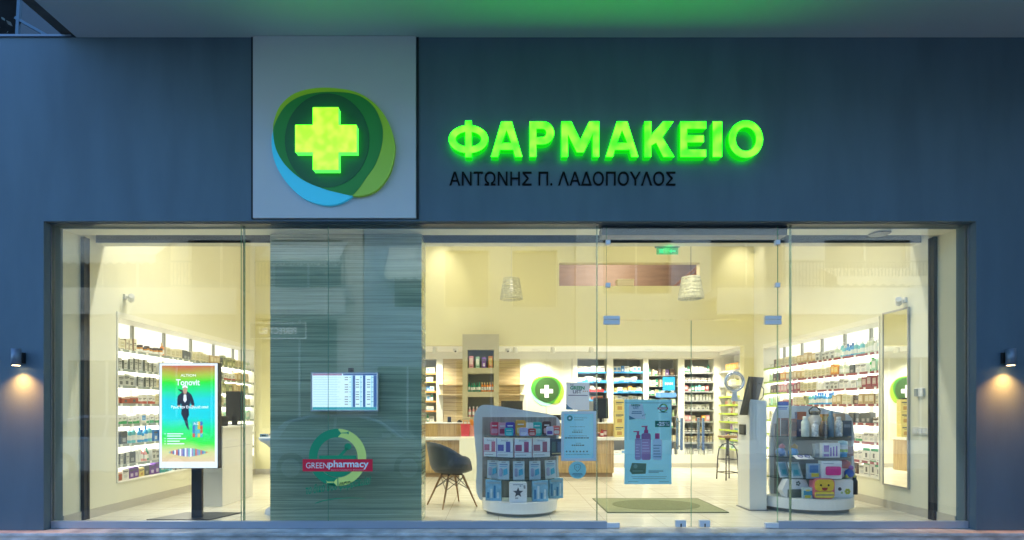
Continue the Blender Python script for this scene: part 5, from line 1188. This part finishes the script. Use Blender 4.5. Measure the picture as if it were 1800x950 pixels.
def bp_(q, xx, zz):
    q.box(xx(1098.5), xx(1179.5), -.001, 0, zz(709), zz(708.2), 2)
    q.prism([(xx(1106), zz(711)), (xx(1129), zz(710)), (xx(1135), zz(737)), (xx(1118), zz(737)), (xx(1106), zz(734))], -.0012, 0, 3)
    q.text('GREEN', xx(1109), xx(1125), zz(714.5), zz(710.8), -.002, mi=4, bold=.04).text('LIST', xx(1113), xx(1123), zz(719), zz(715), -.002, mi=2, bold=.02).box(xx(1111), xx(1128), -.002, -.001, zz(724.5), zz(723.3), 2)
    q.box(xx(1110), xx(1128), -.002, -.001, zz(727.5), zz(726), 2)
    for k in range(3): q.box(xx(1129 + k * 2.2), xx(1130.2 + k * 2.2), -.002, 0, zz(732 - k), zz(730 - k), 2)
    q.prism([(xx(1106), zz(731)), (xx(1118), zz(737)), (xx(1106), zz(738))], -.002, 0, 2)
    for k in range(20):
        a = R(18 * k); 
        q.prism([(xx(1166) + r * math.cos(a + d), zz(717.5) + r * math.sin(a + d)) for r, d in ((.032, 0), (.046, 0), (.046, .32), (.032, .32))], -.0012, 0, 4 if 5 <= k <= 15 else 5)
    q.box(xx(1156), xx(1174), -.002, 0, zz(720), zz(716.5), 6).box(xx(1158), xx(1172), -.003, -.001, zz(718.6), zz(717.6), 3).box(xx(1158), xx(1173), -.001, 0, zz(726), zz(725), 2)
    q.box(xx(1151.5), xx(1177.5), -.0012, 0, zz(751), zz(740), 4).text('-25', xx(1155), xx(1168.5), zz(749), zz(742), -.002, mi=3, bold=.04).text('%', xx(1169.5), xx(1176.5), zz(749), zz(742), -.002, mi=3)
    # three bottles: body, print panel, pump
    for (a, c_, t_, col, pump) in ((1116, 1127, 771, 8, 1), (1127.5, 1144, 762, 9, 1), (1147, 1164, 772, 10, 0)):
        q.prism(rrect(xx(a), xx(c_), zz(809), zz(t_), .02, 3), -.0015, 0, col)
        m_ = (a + c_) / 2; 
        if pump: q.box(xx(m_ - 3.5), xx(m_ + 3.5), -.0015, 0, zz(t_ - .2), zz(t_ - 6), 7).box(xx(m_ - 2), xx(m_ + 2), -.0015, 0, zz(t_ - 6), zz(t_ - 11), 7).box(xx(m_ - 8), xx(m_ + 2.5), -.0015, 0, zz(t_ - 11), zz(t_ - 13), 7)
        else: q.box(xx(m_ - 4), xx(m_ + 4), -.0015, 0, zz(t_ - .2), zz(t_ - 10), 7)
        for k in range(5): q.box(xx(a + 1.5), xx(c_ - 2 - (k * 3) % 4), -.0028, -.001, zz(t_ + 12 + k * 5), zz(t_ + 10.5 + k * 5), 2 if col == 10 else 11)
    q.prism([(xx(1107), zz(828)), (xx(1111), zz(814)), (xx(1136), zz(815)), (xx(1135), zz(833)), (xx(1111), zz(834))], -.0012, 0, 12)
    q.prism(arc(xx(1117), zz(820), .022, 0, 340, 14), -.002, -.0005, 13).box(xx(1112), xx(1130), -.002, -.0005, zz(829), zz(827.5), 13)
    q.box(xx(1140), xx(1166), -.001, 0, zz(829.2), zz(827.6), 2).box(xx(1140), xx(1158), -.001, 0, zz(831.6), zz(830.4), 2)
    for y_, a, c_ in ((838, 1110, 1172), (841, 1112, 1170), (846.5, 1104, 1122), (846.5, 1158, 1176)): q.box(xx(a), xx(c_), -.001, 0, zz(y_ + .7), zz(y_), 2)
sheet('sale_poster', 'blue sale poster with three pink bottles on the glass door', 'poster', 1097.5, 1180.5, 702.5, 851.5, [paper('poster_sky', (.28, .70, .95)), PDK, PTX, PWH, PGR, mat('print_grass', (.2, .5, .15), .5), mat('print_crimson', (.5, .04, .12), .5), mat('print_rose', (.55, .07, .22), .45), mat('print_mauve', (.36, .26, .46), .45), mat('print_pinkish', (.42, .20, .40), .45, var=.15), mat('print_pale', (.52, .66, .80), .4), mat('print_mauve_light', (.62, .48, .68), .5), mat('tag_olive', (.14, .22, .13), .5), mat('tag_light', (.3, .42, .3), .5)], bp_)
o = thing('round_sticker', 'round blue sticker with a shield under the white framed notice', 'sticker', at(1015, 826.5, YP2))
rs = 15.5 * (YP2 - CAM_Y) / F
MB().add([(x, 0, z) for x, z in arc(0, 0, rs, 0, 352, 40)], [tuple(range(41))]).build('sheet', paper('sticker_sky', (.20, .58, .80)), o)
q = MB()
shd = [(-.032, .05), (0, .062), (.032, .05), (.03, .015), (0, -.018), (-.03, .015)]
for i in range(6): q.bar((shd[i][0], -.001, shd[i][1]), (shd[(i + 1) % 6][0], -.001, shd[(i + 1) % 6][1]), .006, .001)
q.prism(arc(-.012, .03, .005, 0, 330, 8), -.0015, 0).prism(arc(.012, .03, .005, 0, 330, 8), -.0015, 0).box(-.05, .05, -.0012, 0, -.042, -.034).box(-.055, .055, -.0012, 0, -.055, -.047).box(-.035, .035, -.0012, 0, -.068, -.061)
q.build('print', PTX, o)
o = thing('round_sticker', 'small blue and white sticker on the glass above the kiosk side', 'sticker', at(1376, 714, YP2))
o['label'] = 'small blue and white square sticker on the glass next to the kiosk'
MB().box(-.06, .06, 0, .003, -.045, .045).build('sheet', PWH, o); MB().box(-.06, .06, -.001, -.0002, .005, .045).box(-.05, .05, -.001, -.0002, -.02, -.012).box(-.045, .045, -.001, -.0002, -.036, -.028).build('print', mat('print_royal', (.02, .10, .50), .4), o)

# ------------------------------------------------------------------ chair, stool, mat, kiosk, pendants, exit sign
ch = thing('shell_chair', 'dark grey moulded shell armchair on splayed wooden legs', 'chair', (-.605, 1.36, 0), R(122))
def shell():
    # front of the seat points to local -y
    NT, NA = 12, 40; vs = []; fs = []
    for j in range(NT + 1):
        t = j / NT
        for i in range(NA):
            a = 2 * math.pi * i / NA; bk_ = math.sin(a)      # +1 at the back
            side_ = abs(math.cos(a))
            hr = .44 + (.39 * max(0, bk_) ** 1.3 if bk_ > 0 else 0) + .22 * side_ ** 2 * (1 if bk_ > -.55 else max(0, (bk_ + 1) / .45))
            rx, ry = .30, .27 + .02 * bk_
            rr = min(1, t / .62); up_ = max(0, (t - .5) / .5)
            r_ = rr ** .8 * (.80 + .20 * t)
            z = .425 + .02 * rr ** 2 + (hr - .44) * up_ ** 1.25
            vs.append((rx * r_ * math.cos(a), ry * r_ * math.sin(a) + .05 * up_ * max(0, bk_), z))
    for j in range(NT):
        for i in range(NA):
            k = (i + 1) % NA; fs.append((j * NA + i, j * NA + k, (j + 1) * NA + k, (j + 1) * NA + i))
    return MB().add(vs, fs, 0, True)
s_ = shell().build('seat_shell', mat('shell_grey', (.045, .048, .047), .5), ch)
so_ = s_.modifiers.new('thick', 'SOLIDIFY'); so_.thickness = .012
feet = [(-.245, -.235), (.245, -.235), (-.225, .245), (.225, .245)]; tops = [(-.11, -.10), (.11, -.10), (-.10, .10), (.10, .10)]
for (fx, fy), (tx, ty) in zip(feet, tops): MB().tube([(fx, fy, 0), (tx, ty, .40)], [.010, .017], 10).build('leg', M_LEG, ch)
q = MB()
mid = lambda i, t: Vector((feet[i][0] + (tops[i][0] - feet[i][0]) * t, feet[i][1] + (tops[i][1] - feet[i][1]) * t, .4 * t))
for i, j in ((0, 1), (1, 3), (3, 2), (2, 0)): q.tube([mid(i, .55), mid(j, .95)], .0045, 6).tube([mid(j, .55), mid(i, .95)], .0045, 6)
q.tube([(-.11, -.1, .41), (.10, .10, .41)], .012, 8).tube([(.11, -.1, .41), (-.10, .10, .41)], .012, 8)
q.build('strut', M_BLACK, ch)

sp_ = at(1279, 843, 10.15 + CAM_Y)
sto = thing('bar_stool', 'industrial bar stool with round wooden seat and bent metal legs', 'stool', (sp_.x, sp_.y, 0), R(15))
M_IRON = mat('iron_dark', (.05, .04, .03), .5, metal=.6)
MB().lathe([(0, .745), (.15, .745), (.165, .755), (.165, .775), (.155, .782), (0, .782)], 28).build('seat', M_LEG, sto)
MB().lathe([(.022, .42), (.022, .70), (.05, .72), (.05, .744)], 14).build('screw_post', M_IRON, sto)
for i in range(4):
    a = R(45 + 90 * i); c0, s0 = math.cos(a), math.sin(a)
    MB().tube([(.025 * c0, .025 * s0, .64), (.09 * c0, .09 * s0, .62), (.145 * c0, .145 * s0, .54), (.165 * c0, .165 * s0, .40), (.185 * c0, .185 * s0, 0)], .011, 8).build('leg', M_IRON, sto)
for z, r_ in ((.36, .168), (.13, .179)):
    MB().tube([(r_ * math.cos(R(a)), r_ * math.sin(R(a)), z) for a in range(45, 405, 90)], .008, 6, closed=True).build('footrest', M_IRON, sto)

ym0, ym1 = 6.87 + CAM_Y, 7.93 + CAM_Y
dm = thing('door_mat', 'olive entrance mat with a darker oval on the tiled floor', 'mat', (ax(1173, ym0), ym0, 0))
dmx = lambda px, Y: ax(px, Y) - dm.location.x
mw0, mw1 = dmx(1069, ym0), dmx(1279, ym0)
MB().box(mw0, mw1, 0, ym1 - ym0, .001, .010).build('mat_base', mat('mat_olive', (.25, .27, .15), .9, var=.1, vscale=40, bump=.3, bscale=300), dm)
MB().box(mw0 - .012, mw1 + .012, -.012, -.0005, .001, .012).box(mw0 - .012, mw1 + .012, ym1 - ym0 + .0005, ym1 - ym0 + .012, .001, .012).box(mw0 - .012, mw0 - .0005, 0, ym1 - ym0, .001, .012).box(mw1 + .0005, mw1 + .012, 0, ym1 - ym0, .001, .012).build('border', mat('mat_border', (.16, .17, .10), .9), dm)
MB().prism([((mw0 + mw1) / 2 + .56 * math.cos(R(a)), (ym1 - ym0) / 2 + .40 * math.sin(R(a))) for a in range(0, 360, 8)], .0105, .0125, axis='z').build('oval', mat('mat_green', (.16, .18, .09), .95, var=.12, vscale=40, bump=.3, bscale=300), dm)

kx = 3.10; ky = 7.02 + CAM_Y
ki = thing('tablet_kiosk', 'white pillar kiosk with a tilted tablet and card reader', 'kiosk', (kx, ky, 0))
MB().prism([(0, .012), (.21, .012), (.21, 1.355), (0, 1.375)], 0, .34).build('pillar', M_WHITE, ki, bevel=.003)
MB().box(-.015, .225, -.015, .36, .001, .0115).build('base_plate', mat('kiosk_base', (.22, .22, .22), .5), ki)
tb = MB().box(-.012, .012, -.165, .165, -.24, .24).box(-.0135, -.0121, -.15, .15, -.22, .22, 1).build('tablet', [M_BLACK, mat('tablet_glass', (.06, .075, .09), .12, emit=(.4, .55, .75), estr=.16)], ki, loc=(.035, .02, 1.415), rot=(0, R(14), R(-52)))
MB().box(.02, .06, .03, .07, 1.36, 1.42).build('tablet_arm', M_BLACK, ki)
MB().tube([(.03, .04, 1.56), (.13, .03, 1.58), (.19, .03, 1.50), (.18, .03, 1.40), (.15, .04, 1.37)], .006, 6).build('cable', M_BLACK, ki)
MB().box(-.02, -.0005, .10, .26, .93, 1.06).box(-.0225, -.0201, .12, .24, .95, 1.04, 1).build('card_reader', [M_BLACK, pk((.06, .07, .08))], ki, bevel=.002)
rp_ = at(1291, 671, ky + .16) - ki.location
rr_ = 16.5 * (ky + .16 - CAM_Y) / F
rm = MB().tube([(rr_ * math.cos(R(a)), 0, rr_ * math.sin(R(a))) for a in range(0, 360, 12)], .016, 10, closed=True).build('ring_lamp', M_CHROME, ki, loc=rp_)
MB().tube([(rr_ * .80 * math.cos(R(a)), .0, rr_ * .80 * math.sin(R(a))) for a in range(0, 360, 12)], .006, 8, closed=True).build('inner_ring', M_CHROME, rm)
MB().prism([(-.025, -rr_ - .01), (.025, -rr_ - .01), (.04, -rr_ - .13), (-.04, -rr_ - .13)], -.012, .012).build('neck', M_STWH, rm)
MB().bar((.0, .0, -rr_ - .12), (.20, .0, -rr_ - .12), .02, .03).build('arm', M_STWH, rm)

M_WICK = mat('wicker_pale', (.62, .60, .42), .6, var=.2, vscale=30)
for px, py0, py1, wl_, d_, lab in ((1214.5, 484, 527, 44, 9.0, 'pale woven pendant lampshade in front of the high window'), (899, 486, 528, 40, 9.4, 'pale woven pendant lampshade against the plain cream mezzanine wall')):
    Y = d_ + CAM_Y; z1, z0 = az(py0 + 4, Y), az(py1 - 2, Y); x = ax(px, Y); rb = wl_ / 2 * d_ / F; rt = rb * .70
    t = thing('pendant_lamp', lab, 'lamp', (x, Y, z0), 0, 'woven pendant lamps')
    h = z1 - z0; q = MB(); k = 30
    for i in range(k):
        u = i / (k - 1); r_ = rb + (rt - rb) * u; tl = rnd.uniform(-.012, .012) * (1 if i else .5); ph_ = rnd.uniform(0, 6.28)
        q.tube([(r_ * math.cos(R(a)), r_ * math.sin(R(a)), h * u + tl * math.sin(R(a) + ph_)) for a in range(0, 360, 18)], .0075 if px > 1000 else .005, 5, closed=True)
    q.build('shade', M_WICK, t)
    MB().tube([(0, 0, h), (0, 0, HC - z0)], .004, 6).tube([(-rt, 0, h), (0, 0, h + .02), (rt, 0, h)], .003, 6).build('cord', M_BLACK if px > 1000 else M_WICK, t)
    MB().lathe([(0, .10), (.035, .12), (.03, .18), (.018, .22), (.018, h)], 12).build('bulb', glow('pendant_bulb', (1, .9, .7), 1.2), t)

Y = .80
ex = thing('exit_sign', 'grey emergency exit sign glowing green under the lintel', 'sign', at(1173, 431, Y))
MB().box(-.145, .145, -.03, .03, -.032, .032).build('housing', mat('exit_grey', (.16, .20, .17), .5), ex, bevel=.004)
MB().box(-.14, .14, -.012, .012, .033, 3.35 - ex.location.z).build('bracket', mat('exit_grey', (.16, .20, .17), .5), ex)
q = MB().box(-.13, .13, -.003, .003, -.115, -.033)
q.build('light_plate', mat('exit_plate', (.35, .75, .5), .2, trans=.7, emit=(.05, 1, .35), estr=.03), ex)
q = MB().box(-.10, -.05, -.0045, -.0032, -.10, -.05).prism([(.02, -.075), (.05, -.05), (.05, -.065), (.10, -.065), (.10, -.085), (.05, -.085), (.05, -.10)], -.0045, -.0032)
q.build('pictogram', glow('exit_glow', (.03, 1, .40), .5), ex)
lo = lamp('exit_light', 'POINT', (0, -.05, -.04), .35, (.05, 1, .35), .05); lo.parent = ex
wr = tag(MB().lathe([(.10, 0), (.11, .01), (.085, .02)], 24).build('speaker_grille', M_BLACK, loc=(ax(1546, .22), .22, ZT - .022)), 'round black speaker in the window lintel above the mirror side', 'speaker')

# ------------------------------------------------------------------ the far side of the street, seen mirrored in the glass
M_STUC = mat('stucco_beige', (.68, .58, .47), .8, var=.1, vscale=2); M_STUB = mat('stucco_blue_grey', (.34, .40, .46), .8, var=.1); M_STUW = mat('stucco_white', (.66, .66, .64), .8, var=.06)
M_AWN = mat('awning_cream', (.80, .70, .54), .8, var=.1, vscale=4); M_WGL = mat('dark_window_glass', (.03, .05, .06), .08); M_RAILI = mat('balcony_iron', (.10, .13, .13), .5, metal=.4)
YR = -13.2
def rX(px): return (px - 876) * (-YR - .04 + 6.0) / F
def rZ(py, y=None): return CAM_Z - (py - 720) * (-YR - .04 + 6.0) / F
def house(name, label, x0, x1, h, m, opens, depth=9):
    t = thing(name, label, 'building', ((x0 + x1) / 2, YR, -.25)); cx = t.location.x
    # wall as a grid of boxes with real openings
    xs = sorted({x0, x1, *[o[0] for o in opens], *[o[1] for o in opens]}); zs = sorted({-.25, h, *[o[2] for o in opens], *[o[3] for o in opens]})
    q = MB()
    for i in range(len(xs) - 1):
        for j in range(len(zs) - 1):
            mx, mz_ = (xs[i] + xs[i + 1]) / 2, (zs[j] + zs[j + 1]) / 2
            if any(o[0] < mx < o[1] and o[2] < mz_ < o[3] for o in opens): continue
            q.box(xs[i] - cx, xs[i + 1] - cx, -.35, 0, zs[j] + .25, zs[j + 1] + .25)
    q.box(x0 - cx, x1 - cx, -depth, -.36, 0, h + .25)
    q.build('wall', m, t)
    for o in opens:
        w_ = MB().box(o[0] - cx + .002, o[1] - cx - .002, -.22, -.20, o[2] + .252, o[3] + .248); 
        wo = w_.build('window', M_WGL, t)
        n_m = max(1, int((o[1] - o[0]) / 1.0)); fq = MB()
        for k in range(n_m + 1):
            x = o[0] - cx + (o[1] - o[0]) * k / n_m; fq.box(x - .03, x + .03, -.199, -.14, o[2] + .252, o[3] + .248)
        fq.build('frame', M_STUW, wo)
    return t
def awning(x0, x1, z1, drop, out, label):
    t = thing('awning', label, 'awning', ((x0 + x1) / 2, YR, z1), 0, 'cream awnings across the street'); h = (x1 - x0) / 2
    MB().prism([(0, 0), (out, -drop), (out, -drop - .02), (0, -.03)], -h, h, axis='x').build('canopy', M_AWN, t)
    n = max(4, int((x1 - x0) / .28)); q = MB()
    pts = [(-h, -drop - .02), (h, -drop - .02)]
    for i in range(n):
        a, b_ = h - 2 * h * i / n, h - 2 * h * (i + 1) / n; pts += [(a, -drop - .24), ((a + b_) / 2, -drop - .32), (b_, -drop - .24)]
    q.prism(pts, out, out + .012); q.build('valance', M_AWN, t)
    return t
hA = house('apartment_house', 'beige apartment house across the street with a railed balcony', rX(95), rX(638), 7.4, M_STUC, [(rX(110), rX(300), 5.15, 6.95), (rX(330), rX(440), 5.15, 6.95), (rX(478), rX(600), 5.15, 6.95), (rX(120), rX(430), .2, 2.9), (rX(455), rX(592), .6, 4.3)])
nb2 = thing('side_light_blocker', 'pale unseen block added on the mirror side to shade the shop wall', 'building', (8.3, -1.6, -.25))  # made-up block out of view, keeps skylight off the right wall end
MB().box(-1.3, 2.5, -1.7, 1.42, 0, 9.0).build('wall', M_STUC, nb2)
for z in (1.0, 4.2): MB().box(-1.32, -1.301, -1.0, .2, z, z + 1.6).build('window', M_WGL, nb2)
hB = house('apartment_house', 'blue grey narrow house across the street', rX(640), rX(1010), 7.5, M_STUB, [(rX(690), rX(745), 4.7, 6.4), (rX(780), rX(860), 4.7, 6.6), (rX(900), rX(980), 4.7, 6.6), (rX(660), rX(770), 0, 2.7), (rX(800), rX(990), .4, 2.9)])
hC = house('apartment_house', 'white house across the street with cream awnings', rX(1012), rX(1720), 9.5, M_STUW, [(rX(1060), rX(1180), 5.15, 6.95), (rX(1250), rX(1380), 5.15, 6.95), (rX(1450), rX(1600), 5.15, 6.95), (rX(1050), rX(1330), .2, 3.0), (rX(1400), rX(1680), .2, 3.0)])
awning(rX(478), rX(612), 6.9, .75, .95, 'cream scalloped awning over the railed balcony across the street')
awning(rX(684), rX(752), 6.7, .95, .8, 'cream awning on the blue grey house across the street')
awning(rX(108), rX(305), 6.95, .75, 1.0, 'long cream awning at the far end of the beige house')
awning(rX(1440), rX(1610), 6.0, .5, 1.0, 'cream awning on the white house across the street')
# balconies
for a, c_, lab in ((470, 622, 'ornate iron railed balcony under the scalloped awning'), (105, 440, 'long iron railed balcony on the beige house'), (1240, 1620, 'iron railed balcony on the white house across the street')):
    t = thing('balcony', lab, 'balcony', ((rX(a) + rX(c_)) / 2, YR, 5.03), 0, 'balconies across the street'); h = (rX(c_) - rX(a)) / 2
    MB().box(-h, h, .002, 1.05, -.16, .10).box(-h, h, .95, 1.05, -.75, -.161).build('slab', M_STUC if a < 1000 else M_STUW, t)
    q = MB().box(-h, h, .97, 1.01, .92, .97).box(-h, h, .97, 1.01, .16, .19)
    x = -h
    while x < h: q.bar((x, .99, .1), (x, .99, .93), .018, .018); x += .11
    x = -h + .25
    while x < h - .2:
        q.tube([(x + .11 * math.cos(R(b_)), .99, .55 + .16 * math.sin(R(b_))) for b_ in range(0, 360, 30)], .010, 5, closed=True); x += .42
    q.build('railing', M_RAILI, t)
sg = thing('shop_sign', 'dark shop sign with white capital letters across the street', 'sign', (rX(490), YR + .03, rZ(582.5)), R(180))
MB().box(-.95, .95, -.05, .02, -.28, .28).build('board', mat('sign_board_dark', (.05, .075, .08), .5), sg)
MB().box(-.95, .95, -.055, -.0505, .25, .27).box(-.95, .95, -.055, -.0505, -.27, -.25).box(-.95, -.93, -.055, -.0505, -.249, .249).box(.93, .95, -.055, -.0505, -.249, .249).text('PERFECT BLI', -.62, .62, -.11, .11, -.06, .006, mi=0, bold=.015).build('letters', glow('sign_letters', (.9, .95, 1), 1.6), sg)

def car(label, x, y, col, rz=0):
    t = thing('parked_car', label, 'car', (x, y, -.38), rz, 'cars parked across from the shop')
    paint = mat('car_paint_' + '%02d%02d%02d' % tuple(int(c * 99) for c in col), col, .25, metal=.3, coat=.8)
    low = smooth_loop([(-2.15, .35), (-2.18, .62), (-2.08, .86), (-1.2, .93), (0, .95), (1.1, .95), (1.75, .90), (2.12, .74), (2.16, .45), (2.05, .28), (0, .24), (-2.0, .26)], 4)
    MB().prism(low, -.86, .86).build('body', paint, t, bevel=.05)
    q = MB(); nb_ = [(-1.95, .93), (-1.55, 1.36), (-1.0, 1.50), (.15, 1.50), (.65, 1.36), (1.25, .95)]
    vs = [(px_, s_ * (.80 - .16 * (pz - .93) / .57), pz) for s_ in (-1, 1) for px_, pz in nb_]; n = len(nb_)
    q.add(vs, [tuple(range(n)), tuple(range(2 * n - 1, n - 1, -1))] + [(i, i + n, (i + 1) % n + n, (i + 1) % n) for i in range(n)], 0)
    q.build('cabin', paint, t, bevel=.03)
    for s_ in (-1, 1):
        for pts in ([(-1.62, 1.0), (-1.42, 1.33), (-.98, 1.44), (-.42, 1.44), (-.42, 1.0)], [(-.36, 1.0), (-.36, 1.44), (.14, 1.44), (.58, 1.33), (1.02, 1.0)]):
            vs = [(a, s_ * (.80 - .16 * (b_ - .93) / .57 + .004), b_) for a, b_ in pts]; vs += [(a, b_ - s_ * .01, c_) for a, b_, c_ in vs]; k = len(pts)
            MB().add(vs, [tuple(range(k)), tuple(range(2 * k - 1, k - 1, -1))] + [(i, i + k, (i + 1) % k + k, (i + 1) % k) for i in range(k)]).build('side_window', M_WGL, t)
        for wx_ in (-1.32, 1.30):
            wh = MB().lathe([(.18, -.11), (.32, -.10), (.33, -.07), (.33, .07), (.32, .10), (.18, .11)], 28).build('wheel', mat('tyre', (.02, .02, .02), .8), t, loc=(wx_, s_ * .80, .33), rot=(R(90), 0, 0))
            q = MB().lathe([(.20, -.115), (.225, -.10), (.225, .10), (.20, .115)], 24)
            for i in range(10): a = R(36 * i); q.bar((.03 * math.cos(a), .03 * math.sin(a), -.112 * s_ * -1), (.21 * math.cos(a), .21 * math.sin(a), -.112 * s_ * -1), .035, .02)
            q.build('rim', mat('alloy', (.6, .6, .62), .3, metal=.8), wh)
        MB().box(.72, .92, s_ * .86, s_ * 1.0, .98, 1.10).build('wing_mirror', paint, t, bevel=.02)
    MB().box(2.02, 2.17, -.75, -.42, .58, .70).build('headlight', mat('lamp_glass', (.7, .7, .7), .1), t, bevel=.02); MB().box(2.02, 2.17, .42, .75, .58, .70).build('headlight', mat('lamp_glass', (.7, .7, .7), .1), t, bevel=.02)
    return t
car('silver hatchback parked behind the viewer, mirrored over the stone pillar', -3.3, -7.6, (.78, .80, .82))
car('white hatchback parked further along, mirrored near the portrait screen', -8.6, -7.8, (.72, .73, .74))
print('products', NPROD, 'objects', len(scn.objects))
